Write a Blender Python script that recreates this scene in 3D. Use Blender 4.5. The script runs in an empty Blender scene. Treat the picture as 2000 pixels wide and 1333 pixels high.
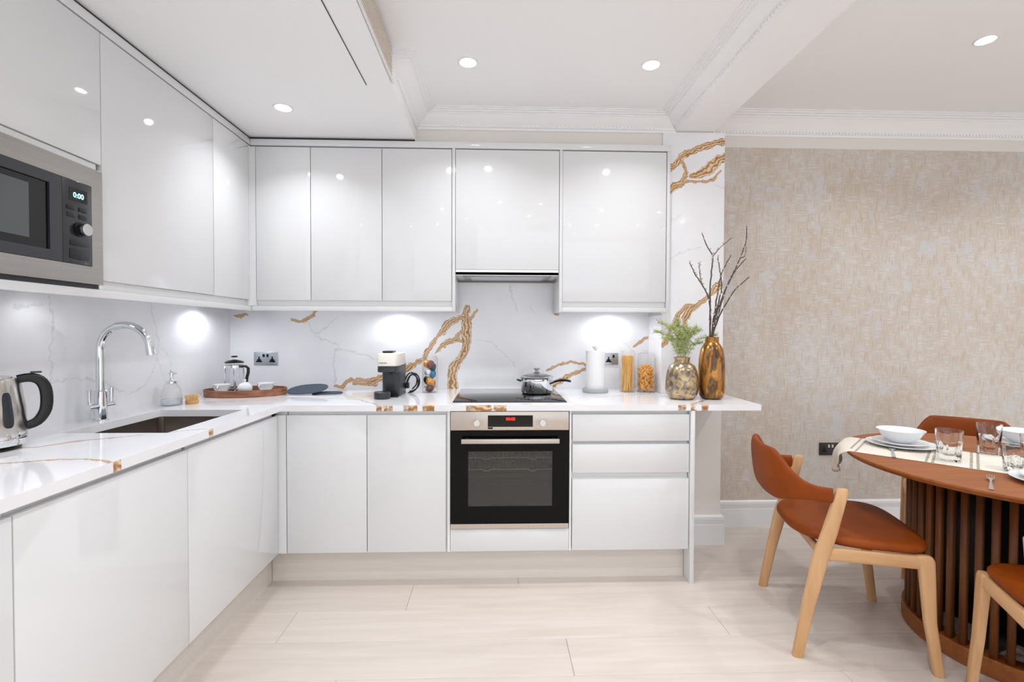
import bpy, bmesh, math, random
import numpy as np
from mathutils import Vector, Matrix
random.seed(7)
PI = math.pi
scene = bpy.context.scene
COL = scene.collection

# ------------------------------------------------------------------ camera, exposure, world, room lights
cam = bpy.data.cameras.new('camera'); cam.sensor_width = 36.0; cam.sensor_fit = 'HORIZONTAL'
cam.lens = 36.0 * 937.0 / 2000.0; cam.clip_start = .02
camo = bpy.data.objects.new('camera', cam); COL.objects.link(camo)
yw, pt, rl = math.radians(1.79), math.radians(-1.052), math.radians(.174)
F = Vector((math.sin(yw)*math.cos(pt), math.cos(yw)*math.cos(pt), math.sin(pt)))
R0 = Vector((math.cos(yw), -math.sin(yw), 0)); U0 = R0.cross(F)
R = R0*math.cos(rl) + U0*math.sin(rl); U = U0*math.cos(rl) - R0*math.sin(rl)
camo.matrix_world = Matrix(((R.x, U.x, -F.x, 1.688), (R.y, U.y, -F.y, -3.09), (R.z, U.z, -F.z, 1.2825), (0, 0, 0, 1)))
scene.camera = camo
scene.view_settings.view_transform = 'Standard'; scene.view_settings.look = 'None'
scene.view_settings.gamma = 1.0; scene.view_settings.use_curve_mapping = False
scene.view_settings.exposure = 0.27
W = bpy.data.worlds.new('world'); scene.world = W; W.use_nodes = True
W.node_tree.nodes['Background'].inputs[0].default_value = (.9, .95, 1, 1)
W.node_tree.nodes['Background'].inputs[1].default_value = .4
LAMP_W = 4.15         # watts of each ceiling downlight
FILL_W = 31.0          # watts of the added flat fill behind the camera, no known source
dl = bpy.data.lights.new('rear_fill', 'AREA'); dl.shape = 'RECTANGLE'; dl.size = 5.6; dl.size_y = 2.1
dl.energy = FILL_W; dl.color = (.93, .965, 1.0)
dlo = bpy.data.objects.new('rear_fill', dl); COL.objects.link(dlo)
dlo.location = (3.0, -5.62, 1.30); dlo.rotation_euler = (math.radians(90), 0, 0)   # faces +Y, into the room

# ------------------------------------------------------------------ helpers
def lin(c):
    return tuple((x/255/12.92 if x/255 <= .04045 else ((x/255+.055)/1.055)**2.4) for x in c) + (1,)
def mat(name, c, rough=.5, metal=0, spec=.5, coat=0, noise=0, nscale=(40, 40, 40), bump=0, trans=0, ior=1.45, c2=None, emit=0, sheen=0):
    m = bpy.data.materials.new(name); m.use_nodes = True; nt = m.node_tree; b = nt.nodes['Principled BSDF']
    b.inputs['Base Color'].default_value = lin(c); b.inputs['Roughness'].default_value = rough
    b.inputs['Metallic'].default_value = metal; b.inputs['Specular IOR Level'].default_value = spec
    b.inputs['Coat Weight'].default_value = coat; b.inputs['Coat Roughness'].default_value = .03
    b.inputs['Transmission Weight'].default_value = trans; b.inputs['IOR'].default_value = ior
    b.inputs['Sheen Weight'].default_value = sheen
    if emit: b.inputs['Emission Color'].default_value = lin(c); b.inputs['Emission Strength'].default_value = emit
    if noise or bump:
        tc = nt.nodes.new('ShaderNodeTexCoord'); mp = nt.nodes.new('ShaderNodeMapping'); mp.inputs['Scale'].default_value = nscale
        nz = nt.nodes.new('ShaderNodeTexNoise'); nz.inputs['Scale'].default_value = 1; nz.inputs['Detail'].default_value = 5; nz.inputs['Roughness'].default_value = .6
        nt.links.new(tc.outputs['Object'], mp.inputs[0]); nt.links.new(mp.outputs[0], nz.inputs['Vector'])
        if noise:
            r = nt.nodes.new('ShaderNodeValToRGB'); a = lin(c); z = lin(c2) if c2 else tuple(x*(1-noise) for x in a[:3])+(1,)
            r.color_ramp.elements[0].position = .32; r.color_ramp.elements[0].color = z
            r.color_ramp.elements[1].position = .68; r.color_ramp.elements[1].color = a
            nt.links.new(nz.outputs[0], r.inputs[0]); nt.links.new(r.outputs[0], b.inputs['Base Color'])
        if bump:
            bp = nt.nodes.new('ShaderNodeBump'); bp.inputs['Strength'].default_value = bump; bp.inputs['Distance'].default_value = .002
            nt.links.new(nz.outputs[0], bp.inputs['Height']); nt.links.new(bp.outputs[0], b.inputs['Normal'])
    return m
def glassmat(name, c=(255, 255, 255), rough=0.0, ior=1.45, thin=.9):
    # thin glass: mostly see-through with a real Fresnel reflection
    m = bpy.data.materials.new(name); m.use_nodes = True; nt = m.node_tree; nt.nodes.remove(nt.nodes['Principled BSDF'])
    o = nt.nodes['Material Output']; t = nt.nodes.new('ShaderNodeBsdfTransparent'); t.inputs[0].default_value = lin(c)
    g = nt.nodes.new('ShaderNodeBsdfGlossy'); g.inputs['Roughness'].default_value = .02
    f = nt.nodes.new('ShaderNodeLayerWeight'); f.inputs['Blend'].default_value = .25
    mr = nt.nodes.new('ShaderNodeMath'); mr.operation = 'MULTIPLY_ADD'; mr.inputs[1].default_value = .75; mr.inputs[2].default_value = .04; mr.use_clamp = True
    x = nt.nodes.new('ShaderNodeMixShader')
    nt.links.new(f.outputs['Facing'], mr.inputs[0]); nt.links.new(mr.outputs[0], x.inputs[0])
    nt.links.new(t.outputs[0], x.inputs[1]); nt.links.new(g.outputs[0], x.inputs[2]); nt.links.new(x.outputs[0], o.inputs[0])
    return m

def tag(o, label=None, cat=None, group=None, kind=None):
    if label: o['label'] = label
    if cat: o['category'] = cat
    if group: o['group'] = group
    if kind: o['kind'] = kind
    return o
def thing(name, label, cat, loc=(0, 0, 0), rz=0.0, group=None):
    o = bpy.data.objects.new(name, None); COL.objects.link(o); o.empty_display_size = .05
    o.location = loc; o.rotation_euler = (0, 0, rz); bpy.context.view_layer.update
    return tag(o, label, cat, group)
ROOTLOC = {}
def rootloc(p):
    v = Vector((0, 0, 0))
    while p is not None: v += p.location; p = p.parent
    return v
def link(name, me, m, parent=None, smooth=False, auto=None):
    if m is not None: me.materials.append(m)
    o = bpy.data.objects.new(name, me); COL.objects.link(o)
    if parent is not None: o.parent = parent
    if smooth:
        me.shade_smooth()
        if auto is not None:
            bm = bmesh.new(); bm.from_mesh(me)
            for e in bm.edges:
                if len(e.link_faces) == 2 and e.calc_face_angle(0) > math.radians(auto): e.smooth = False
            bm.to_mesh(me); bm.free()
    return o
def frombm(name, bm, m, parent=None, smooth=False, auto=None):
    me = bpy.data.meshes.new(name); bm.to_mesh(me); bm.free()
    return link(name, me, m, parent, smooth, auto)
def addbox(bm, x0, x1, y0, y1, z0, z1):
    x0, x1 = min(x0, x1), max(x0, x1); y0, y1 = min(y0, y1), max(y0, y1); z0, z1 = min(z0, z1), max(z0, z1)
    v = [bm.verts.new(p) for p in ((x0,y0,z0),(x1,y0,z0),(x1,y1,z0),(x0,y1,z0),(x0,y0,z1),(x1,y0,z1),(x1,y1,z1),(x0,y1,z1))]
    for f in ((3,2,1,0),(4,5,6,7),(0,1,5,4),(1,2,6,5),(2,3,7,6),(3,0,4,7)): bm.faces.new([v[i] for i in f])
def box(name, x0, x1, y0, y1, z0, z1, m, parent=None, bevel=0, seg=2, local=False):
    """world-coordinate box; if the parent is an unrotated thing its location is subtracted"""
    d = Vector((0, 0, 0)) if (local or parent is None) else rootloc(parent)
    bm = bmesh.new(); addbox(bm, x0-d.x, x1-d.x, y0-d.y, y1-d.y, z0-d.z, z1-d.z)
    if bevel: bmesh.ops.bevel(bm, geom=bm.edges[:], offset=bevel, segments=seg, affect='EDGES', profile=.5)
    return frombm(name, bm, m, parent, smooth=bool(bevel), auto=40)
def boxes(name, lst, m, parent=None, local=False):
    d = Vector((0, 0, 0)) if (local or parent is None) else rootloc(parent)
    bm = bmesh.new()
    for (a, b, c, e, f, g) in lst: addbox(bm, a-d.x, b-d.x, c-d.y, e-d.y, f-d.z, g-d.z)
    return frombm(name, bm, m, parent)
def addrings(bm, rings, cap0=True, cap1=True, closed=True):
    vs = [[bm.verts.new(p) for p in r] for r in rings]; n = len(rings[0])
    for a, b in zip(vs[:-1], vs[1:]):
        for i in range(n if closed else n-1):
            j = (i+1) % n; bm.faces.new((a[i], a[j], b[j], b[i]))
    if cap0: bm.faces.new(list(reversed(vs[0])))
    if cap1: bm.faces.new(vs[-1])
    return vs
def lathe(name, prof, m, parent=None, n=40, off=(0, 0, 0), auto=35, cap0=False, cap1=False, sx=1, sy=1, axis='Z'):
    """prof: list of (radius, height). radius 0 closes to a point"""
    bm = bmesh.new(); rows = []
    def P(r, z, a):
        c, s = r*math.cos(a)*sx, r*math.sin(a)*sy
        if axis == 'Z': q = (c, s, z)
        elif axis == 'Y': q = (c, -z, s)       # z>0 points to -Y
        else: q = (z, c, s)
        return (q[0]+off[0], q[1]+off[1], q[2]+off[2])
    for r, z in prof:
        if r < 1e-6: rows.append([bm.verts.new(P(0, z, 0))])
        else: rows.append([bm.verts.new(P(r, z, 2*PI*i/n)) for i in range(n)])
    for a, b in zip(rows[:-1], rows[1:]):
        for i in range(n):
            j = (i+1) % n
            if len(a) == 1 and len(b) == 1: continue
            if len(a) == 1: bm.faces.new((a[0], b[j], b[i]))
            elif len(b) == 1: bm.faces.new((a[i], a[j], b[0]))
            else: bm.faces.new((a[i], a[j], b[j], b[i]))
    if cap0 and len(rows[0]) > 1: bm.faces.new(list(reversed(rows[0])))
    if cap1 and len(rows[-1]) > 1: bm.faces.new(rows[-1])
    bmesh.ops.recalc_face_normals(bm, faces=bm.faces[:])
    return frombm(name, bm, m, parent, smooth=True, auto=auto)
def tubebm(bm, pts, rad, n=10, cap=True):
    pts = [Vector(p) for p in pts]; k = len(pts)
    rad = rad if isinstance(rad, (list, tuple)) else [rad]*k
    t0 = (pts[1]-pts[0]).normalized(); up = Vector((0, 0, 1)) if abs(t0.z) < .9 else Vector((1, 0, 0))
    u = t0.cross(up).normalized(); rings = []
    for i, p in enumerate(pts):
        t = (pts[min(i+1, k-1)]-pts[max(i-1, 0)]).normalized()
        u = (u - t*u.dot(t)).normalized(); v = t.cross(u)
        rings.append([p + (u*math.cos(2*PI*j/n)+v*math.sin(2*PI*j/n))*rad[i] for j in range(n)])
    addrings(bm, rings, cap, cap)
def tube(name, pts, rad, m, parent=None, n=12):
    bm = bmesh.new(); tubebm(bm, pts, rad, n); bmesh.ops.recalc_face_normals(bm, faces=bm.faces[:])
    return frombm(name, bm, m, parent, smooth=True, auto=50)
def srect(c, U, V, a, b, e=5.0, n=20):
    """rounded-rectangle ring about c, half sizes a (along U) and b (along V)"""
    c = Vector(c); U = Vector(U); V = Vector(V); out = []
    for i in range(n):
        t = 2*PI*(i+.5)/n; cs, sn = math.cos(t), math.sin(t)
        out.append(c + U*a*math.copysign(abs(cs)**(2/e), cs) + V*b*math.copysign(abs(sn)**(2/e), sn))
    return out
def loft(name, rings, m, parent=None, smooth=True, auto=50, cap=True):
    bm = bmesh.new(); addrings(bm, rings, cap, cap); bmesh.ops.recalc_face_normals(bm, faces=bm.faces[:])
    return frombm(name, bm, m, parent, smooth, auto)
def prism(name, prof, axis, a0, a1, m, parent=None, mitre0=0, mitre1=0):
    """extrude a closed 2D profile along X or Y. prof: (d, z), d = distance out from the wall; callable maps"""
    bm = bmesh.new(); rings = []
    for s, mi in ((a0, mitre0), (a1, mitre1)):
        rings.append([axis(s + mi*d, d, z) for d, z in prof])
    addrings(bm, rings); bmesh.ops.recalc_face_normals(bm, faces=bm.faces[:])
    return frombm(name, bm, m, parent)
def text(name, body, size, loc, rot, m, parent=None, extrude=.0004, align='CENTER'):
    cu = bpy.data.curves.new(name, 'FONT'); cu.body = body; cu.size = size; cu.extrude = extrude; cu.align_x = align; cu.align_y = 'CENTER'
    t = bpy.data.objects.new(name, cu); COL.objects.link(t); bpy.context.view_layer.update()
    me = bpy.data.meshes.new_from_object(t); bpy.data.objects.remove(t)
    o = link(name, me, m, parent); d = rootloc(parent) if parent else Vector((0, 0, 0))
    o.location = Vector(loc)-d; o.rotation_euler = rot
    return o
def copytree(root, loc, rz=None, label=None, group=None):
    r = root.copy(); COL.objects.link(r); r.location = loc
    if rz is not None: r.rotation_euler = (0, 0, rz)
    if label: r['label'] = label
    if group: r['group'] = group
    for ch in list(root.children):
        c = ch.copy(); COL.objects.link(c); c.parent = r
        for g in list(ch.children):
            d = g.copy(); COL.objects.link(d); d.parent = c
    return r
def bez(pts, n=6):
    out = []
    for i in range(len(pts)-1):
        p0 = pts[max(i-1, 0)]; p1 = pts[i]; p2 = pts[i+1]; p3 = pts[min(i+2, len(pts)-1)]
        for k in range(n):
            t = k/n; out.append(.5*((2*p1)+(p2-p0)*t+(2*p0-5*p1+4*p2-p3)*t*t+(-p0+3*p1-3*p2+p3)*t**3))
    out.append(pts[-1]); return out
def smoothstep(a, b, x):
    t = min(1, max(0, (x-a)/(b-a))); return t*t*(3-2*t)

# ------------------------------------------------------------------ materials
M_wall = mat('cream_paint', (236, 231, 226), .6)
M_ceil = mat('white_ceiling_paint', (250, 250, 251), .6)
M_trim = mat('white_eggshell', (236, 236, 237), .35)
M_gloss = mat('white_gloss_lacquer', (227, 228, 230), .06, spec=.5, coat=.3)
M_carc = mat('white_carcass', (238, 239, 240), .35)
M_chan = mat('pale_channel', (240, 241, 242), .4)
M_dark = mat('black_plastic', (18, 18, 20), .28)
M_black = mat('black_gloss_glass', (6, 6, 7), .04); M_oven = mat('oven_black_glass', (12, 10, 8), .08, spec=.16)
M_steel = mat('brushed_steel', (180, 176, 171), .28, metal=1, noise=.12, nscale=(3, 3, 400))
M_steelh = mat('brushed_steel_panel', (205, 196, 188), .3, metal=1, noise=.1, nscale=(400, 400, 3))
M_sink = mat('sink_steel', (150, 140, 132), .3, metal=1, noise=.1, nscale=(4, 200, 4))
M_chrome = mat('chrome', (226, 230, 233), .05, metal=1)
M_char = mat('charcoal_plastic', (52, 54, 58), .35)
M_white = mat('white_porcelain', (240, 243, 246), .12, coat=.4)
M_glass = glassmat('clear_glass')
M_tint = glassmat('tinted_glass', (205, 203, 198))
M_felt = mat('slate_felt', (86, 97, 112), .9, noise=.35, nscale=(260, 260, 260), bump=.6)
M_walnut = mat('walnut_veneer', (176, 122, 92), .45, noise=1, nscale=(4, 40, 60), c2=(120, 74, 52))
M_floorwood = None

def woodmat(name, c1, c2, rough, grain=(2, 30, 30), bump=.15, rnd=.0, axis_attr=False):
    m = bpy.data.materials.new(name); m.use_nodes = True; nt = m.node_tree; b = nt.nodes['Principled BSDF']; N = nt.nodes.new; Lk = nt.links.new
    b.inputs['Roughness'].default_value = rough
    tc = N('ShaderNodeTexCoord'); mp = N('ShaderNodeMapping'); mp.inputs['Scale'].default_value = grain
    oi = N('ShaderNodeObjectInfo'); vm = N('ShaderNodeVectorMath'); vm.operation = 'MULTIPLY_ADD'
    vm.inputs[1].default_value = (37, 17, 53)
    Lk(oi.outputs['Random'], vm.inputs[0]); Lk(tc.outputs['Object'], mp.inputs[0]); Lk(mp.outputs[0], vm.inputs[2])
    n1 = N('ShaderNodeTexNoise'); n1.inputs['Scale'].default_value = 1; n1.inputs['Detail'].default_value = 6; n1.inputs['Distortion'].default_value = .6
    Lk(vm.outputs[0], n1.inputs['Vector'])
    r = N('ShaderNodeValToRGB'); r.color_ramp.elements[0].position = .3; r.color_ramp.elements[0].color = lin(c2)
    r.color_ramp.elements[1].position = .7; r.color_ramp.elements[1].color = lin(c1); Lk(n1.outputs[0], r.inputs[0])
    hs = N('ShaderNodeHueSaturation'); ma = N('ShaderNodeMath'); ma.operation = 'MULTIPLY_ADD'; ma.inputs[1].default_value = rnd; ma.inputs[2].default_value = 1-rnd/2
    Lk(oi.outputs['Random'], ma.inputs[0]); Lk(ma.outputs[0], hs.inputs['Value']); Lk(r.outputs[0], hs.inputs['Color']); Lk(hs.outputs[0], b.inputs['Base Color'])
    bp = N('ShaderNodeBump'); bp.inputs['Strength'].default_value = bump; bp.inputs['Distance'].default_value = .001
    Lk(n1.outputs[0], bp.inputs['Height']); Lk(bp.outputs[0], b.inputs['Normal'])
    return m
M_plank = woodmat('pale_oak_plank', (215, 205, 197), (204, 193, 184), .38, (2.2, 26, 26), .08, .05)
M_table = woodmat('teak_tabletop', (156, 90, 38), (134, 73, 26), .5, (3, 34, 34), .1, .0)
M_slat = woodmat('teak_slat', (126, 72, 26), (88, 48, 16), .5, (30, 30, 2.5), .2, .2)
M_oak = woodmat('light_oak_leg', (214, 172, 128), (194, 148, 102), .5, (26, 26, 3), .15, .04)
M_oakh = woodmat('light_oak_rail', (214, 172, 128), (194, 148, 102), .5, (3, 26, 26), .15, .04)
M_leather = mat('tan_leather', (140, 66, 12), .5, spec=.22, noise=.14, nscale=(9, 9, 9), c2=(126, 56, 8))
M_linen = mat('cream_linen', (232, 224, 212), .9, noise=.08, nscale=(700, 700, 700), bump=.3)
M_plinth = mat('whitewashed_plinth', (226, 219, 212), .3, noise=.06, nscale=(3, 60, 60))

def marblemat():
    m = bpy.data.materials.new('gold_veined_quartz'); m.use_nodes = True; nt = m.node_tree; N = nt.nodes.new; Lk = nt.links.new
    b = nt.nodes['Principled BSDF']; b.inputs['Roughness'].default_value = .08; b.inputs['Specular IOR Level'].default_value = .5
    tc = N('ShaderNodeTexCoord')
    ag = N('ShaderNodeAttribute'); ag.attribute_name = 'gold'
    ay = N('ShaderNodeAttribute'); ay.attribute_name = 'grey'
    ac = N('ShaderNodeAttribute'); ac.attribute_name = 'across'
    nz = N('ShaderNodeTexNoise'); nz.inputs['Scale'].default_value = 55; nz.inputs['Detail'].default_value = 5; Lk(tc.outputs['Object'], nz.inputs['Vector'])
    nw = N('ShaderNodeTexNoise'); nw.inputs['Scale'].default_value = 22; nw.inputs['Detail'].default_value = 4; Lk(tc.outputs['Object'], nw.inputs['Vector'])
    # ragged edge: gold + (noise-.5)*.55 thresholded
    a1 = N('ShaderNodeMath'); a1.operation = 'MULTIPLY_ADD'; a1.inputs[1].default_value = .7; Lk(nz.outputs[0], a1.inputs[0])
    a0 = N('ShaderNodeMath'); a0.operation = 'SUBTRACT'; a0.inputs[1].default_value = .35; Lk(ag.outputs['Fac'], a0.inputs[0]); Lk(a0.outputs[0], a1.inputs[2])
    mr = N('ShaderNodeMapRange'); mr.inputs['From Min'].default_value = .30; mr.inputs['From Max'].default_value = .46; Lk(a1.outputs[0], mr.inputs[0])
    # streaks along the vein: depends on the position across it, warped by noise
    wv = N('ShaderNodeMath'); wv.operation = 'MULTIPLY_ADD'; wv.inputs[1].default_value = 2.2; Lk(nw.outputs[0], wv.inputs[0]); Lk(ac.outputs['Fac'], wv.inputs[2])
    sn = N('ShaderNodeMath'); sn.operation = 'SINE'; m6 = N('ShaderNodeMath'); m6.operation = 'MULTIPLY'; m6.inputs[1].default_value = 6.5
    Lk(wv.outputs[0], m6.inputs[0]); Lk(m6.outputs[0], sn.inputs[0])
    mr2 = N('ShaderNodeMapRange'); mr2.inputs['From Min'].default_value = -1; Lk(sn.outputs[0], mr2.inputs[0])
    r = N('ShaderNodeValToRGB'); e = r.color_ramp.elements
    e[0].position = 0; e[0].color = lin((158, 112, 68)); e[1].position = 1; e[1].color = lin((238, 216, 184))
    e.new(.35).color = lin((198, 150, 100)); e.new(.7).color = lin((216, 180, 138)); Lk(mr2.outputs[0], r.inputs[0])
    # base with a faint cloudiness
    n2 = N('ShaderNodeTexNoise'); n2.inputs['Scale'].default_value = 3; n2.inputs['Detail'].default_value = 3; Lk(tc.outputs['Object'], n2.inputs['Vector'])
    rb = N('ShaderNodeValToRGB'); rb.color_ramp.elements[0].position = .35; rb.color_ramp.elements[0].color = lin((240, 241, 245)); rb.color_ramp.elements[1].position = .65; rb.color_ramp.elements[1].color = lin((248, 248, 252)); Lk(n2.outputs[0], rb.inputs[0])
    mg = N('ShaderNodeMixRGB'); mg.inputs[2].default_value = lin((170, 168, 168)); Lk(rb.outputs[0], mg.inputs[1])
    fy = N('ShaderNodeMath'); fy.operation = 'MULTIPLY'; fy.inputs[1].default_value = .3; Lk(ay.outputs['Fac'], fy.inputs[0]); Lk(fy.outputs[0], mg.inputs[0])
    # dark rim of the gold veins
    rim = N('ShaderNodeMapRange'); rim.inputs['From Min'].default_value = .24; rim.inputs['From Max'].default_value = .32; Lk(a1.outputs[0], rim.inputs[0])
    mm = N('ShaderNodeMixRGB'); mm.inputs[2].default_value = lin((176, 150, 120)); Lk(mg.outputs[0], mm.inputs[1])
    rf = N('ShaderNodeMath'); rf.operation = 'MULTIPLY'; rf.inputs[1].default_value = .7; Lk(rim.outputs[0], rf.inputs[0]); Lk(rf.outputs[0], mm.inputs[0])
    mx = N('ShaderNodeMixRGB'); Lk(mm.outputs[0], mx.inputs[1]); Lk(r.outputs[0], mx.inputs[2]); Lk(mr.outputs[0], mx.inputs[0])
    Lk(mx.outputs[0], b.inputs['Base Color'])
    return m
M_marble = marblemat()

def wallpapermat():
    m = bpy.data.materials.new('woven_wallpaper'); m.use_nodes = True; nt = m.node_tree; N = nt.nodes.new; Lk = nt.links.new
    b = nt.nodes['Principled BSDF']; b.inputs['Roughness'].default_value = .55
    tc = N('ShaderNodeTexCoord')
    def nz(sc, det=4, dist=0.0):
        mp = N('ShaderNodeMapping'); mp.inputs['Scale'].default_value = sc; n = N('ShaderNodeTexNoise'); n.inputs['Scale'].default_value = 1; n.inputs['Detail'].default_value = det; n.inputs['Distortion'].default_value = dist
        Lk(tc.outputs['Object'], mp.inputs[0]); Lk(mp.outputs[0], n.inputs['Vector']); return n.outputs[0]
    v = nz((190, 1, 11), 3); h = nz((11, 1, 190), 3); big = nz((2.2, 1, 1.6), 4); mid = nz((24, 1, 15), 4)
    def math_(op, a, c, cl=False):
        n = N('ShaderNodeMath'); n.operation = op; n.use_clamp = cl
        for i, x in enumerate((a, c)):
            if isinstance(x, (int, float)): n.inputs[i].default_value = x
            else: Lk(x, n.inputs[i])
        return n.outputs[0]
    sel = N('ShaderNodeMapRange'); sel.inputs['From Min'].default_value = .46; sel.inputs['From Max'].default_value = .54; Lk(mid, sel.inputs[0])
    mx = N('ShaderNodeMix'); Lk(sel.outputs[0], mx.inputs[0]); Lk(v, mx.inputs[2]); Lk(h, mx.inputs[3])
    s = math_('ADD', mx.outputs[0], math_('MULTIPLY', math_('SUBTRACT', big, .5), .55))
    s = math_('ADD', s, math_('MULTIPLY', math_('SUBTRACT', mid, .5), .5))
    r = N('ShaderNodeValToRGB'); e = r.color_ramp.elements
    e[0].position = .34; e[0].color = lin((200, 185, 170)); e[1].position = .68; e[1].color = lin((218, 215, 214))
    e.new(.5).color = lin((208, 198, 187)); Lk(s, r.inputs[0])
    pn = nz((7, 1, 6), 6, .6); fine = math_('ADD', pn, math_('MULTIPLY', math_('SUBTRACT', mx.outputs[0], .5), .45))
    pm = N('ShaderNodeMapRange'); pm.inputs['From Min'].default_value = .585; pm.inputs['From Max'].default_value = .64; pm.inputs['To Max'].default_value = .6; Lk(fine, pm.inputs[0])
    ps = N('ShaderNodeMixRGB'); ps.inputs[2].default_value = lin((208, 210, 214)); Lk(pm.outputs[0], ps.inputs[0]); Lk(r.outputs[0], ps.inputs[1]); Lk(ps.outputs[0], b.inputs['Base Color'])
    bp = N('ShaderNodeBump'); bp.inputs['Strength'].default_value = .25; bp.inputs['Distance'].default_value = .001; Lk(s, bp.inputs['Height']); Lk(bp.outputs[0], b.inputs['Normal'])
    mt = N('ShaderNodeMapRange'); mt.inputs['From Min'].default_value = .5; mt.inputs['From Max'].default_value = .7; mt.inputs['To Max'].default_value = .25; Lk(s, mt.inputs[0]); Lk(mt.outputs[0], b.inputs['Metallic'])
    return m
M_paper = wallpapermat()

# ------------------------------------------------------------------ veined slabs
SG= [[(1.497, 1.434, 0.0165), (1.483, 1.383, 0.0165), (1.491, 1.335, 0.0231), (1.488, 1.289, 0.0231), (1.497, 1.218, 0.0198), (1.482, 1.158, 0.0165), (1.446, 1.101, 0.0165), (1.413, 1.064, 0.0231), (1.403, 1.007, 0.0215), (1.407, 0.917, 0.0231)], [(1.468, 1.378, 0.0132), (1.418, 1.359, 0.0132), (1.37, 1.335, 0.0182), (1.343, 1.289, 0.0149), (1.305, 1.246, 0.0083), (1.272, 1.203, 0.0099), (1.245, 1.162, 0.0099), (1.217, 1.105, 0.0099), (1.194, 1.095, 0.0099), (1.115, 1.049, 0.0165), (0.998, 1.006, 0.0165), (0.912, 0.975, 0.0132), (0.829, 0.97, 0.0099), (0.761, 0.975, 0.0099), (0.725, 0.96, 0.0099), (0.699, 0.927, 0.0099), (0.657, 0.937, 0.0066)], [(0.91, 0.95, 0.0132), (0.829, 0.95, 0.0066), (0.771, 0.95, 0.0066)], [(1.459, 1.292, 0.005), (1.426, 1.24, 0.0132), (1.38, 1.22, 0.0132), (1.338, 1.195, 0.0132), (1.32, 1.17, 0.0066), (1.295, 1.151, 0.0033)], [(1.465, 1.22, 0.0066), (1.426, 1.236, 0.0099)], [(1.557, 1.424, 0.0066), (1.531, 1.383, 0.0066), (1.507, 1.358, 0.0099)], [(0.54, 1.42, 0.0066), (0.511, 1.377, 0.0083), (0.479, 1.358, 0.0099), (0.434, 1.348, 0.0083), (0.382, 1.36, 0.0066)], [(0.031, 1.382, 0.0033), (0.066, 1.379, 0.0099), (0.105, 1.392, 0.005)], [(2.007, 1.033, 0.004), (2.073, 1.066, 0.005), (2.162, 1.092, 0.0066), (2.25, 1.077, 0.0066), (2.3, 1.049, 0.0066)], [(2.044, 0.936, 0.0132), (2.126, 0.986, 0.0116), (2.177, 1.015, 0.0099), (2.25, 1.04, 0.0066), (2.31, 1.063, 0.0066)], [(2.577, 1.189, 0.005), (2.624, 1.226, 0.0083), (2.677, 1.26, 0.005)], [(2.058, 1.41, 0.005), (2.078, 1.397, 0.005)]]
SY= [[(0.482, 1.351, 0.0033), (0.514, 1.276, 0.0033), (0.568, 1.237, 0.0033), (0.61, 1.218, 0.0033), (0.658, 1.205, 0.0033), (0.7, 1.172, 0.0033), (0.771, 1.153, 0.0033), (0.901, 1.114, 0.0033), (1.031, 1.075, 0.0033)], [(0.7, 1.172, 0.0033), (0.652, 1.166, 0.0033), (0.648, 1.081, 0.0033), (0.657, 0.934, 0.0033)], [(0.539, 1.273, 0.0026), (0.61, 1.309, 0.0026), (0.675, 1.375, 0.0026)], [(1.767, 1.593, 0.0033), (1.784, 1.521, 0.004), (1.817, 1.419, 0.0026)], [(1.554, 1.233, 0.0023), (1.653, 1.214, 0.0023), (1.735, 1.148, 0.0023), (1.818, 1.049, 0.002)], [(1.899, 1.445, 0.0026), (1.933, 1.406, 0.002)], [(2.415, 1.315, 0.0017), (2.584, 1.149, 0.002)]]
PG= [[(3.045, 2.422, 0.0137), (2.99, 2.414, 0.0122), (2.937, 2.398, 0.0137), (2.869, 2.373, 0.0137), (2.817, 2.352, 0.0137), (2.782, 2.325, 0.0137), (2.759, 2.297, 0.0137), (2.713, 2.255, 0.0152)], [(2.78, 2.308, 0.0091), (2.796, 2.284, 0.0076), (2.811, 2.243, 0.0076), (2.803, 2.205, 0.0091), (2.784, 2.175, 0.0152), (2.745, 2.157, 0.0152), (2.708, 2.119, 0.0122)], [(3.046, 2.332, 0.0137), (3.001, 2.314, 0.0198), (2.966, 2.28, 0.0243), (2.932, 2.249, 0.0243), (2.899, 2.228, 0.0152), (2.835, 2.216, 0.0076)], [(2.797, 2.181, 0.0076), (2.871, 2.186, 0.0061), (2.933, 2.182, 0.0076), (2.975, 2.201, 0.0076), (3.022, 2.254, 0.003)], [(3.044, 1.588, 0.0091), (3.01, 1.557, 0.0182), (2.965, 1.511, 0.0091), (2.925, 1.477, 0.0106), (2.888, 1.449, 0.0122), (2.839, 1.416, 0.0152), (2.814, 1.363, 0.0137), (2.812, 1.305, 0.0091), (2.806, 1.277, 0.003)], [(2.888, 1.453, 0.0046), (2.814, 1.44, 0.0076), (2.78, 1.4, 0.0122), (2.756, 1.348, 0.0091), (2.728, 1.299, 0.0061), (2.698, 1.222, 0.0122), (2.673, 1.203, 0.0091)]]
PY= [[(2.974, 2.162, 0.0024), (3.055, 2.144, 0.0024)], [(2.724, 1.727, 0.0024), (2.817, 1.773, 0.0024), (2.909, 1.792, 0.0018)], [(2.691, 1.924, 0.0015), (2.784, 1.986, 0.0015)]]
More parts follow.
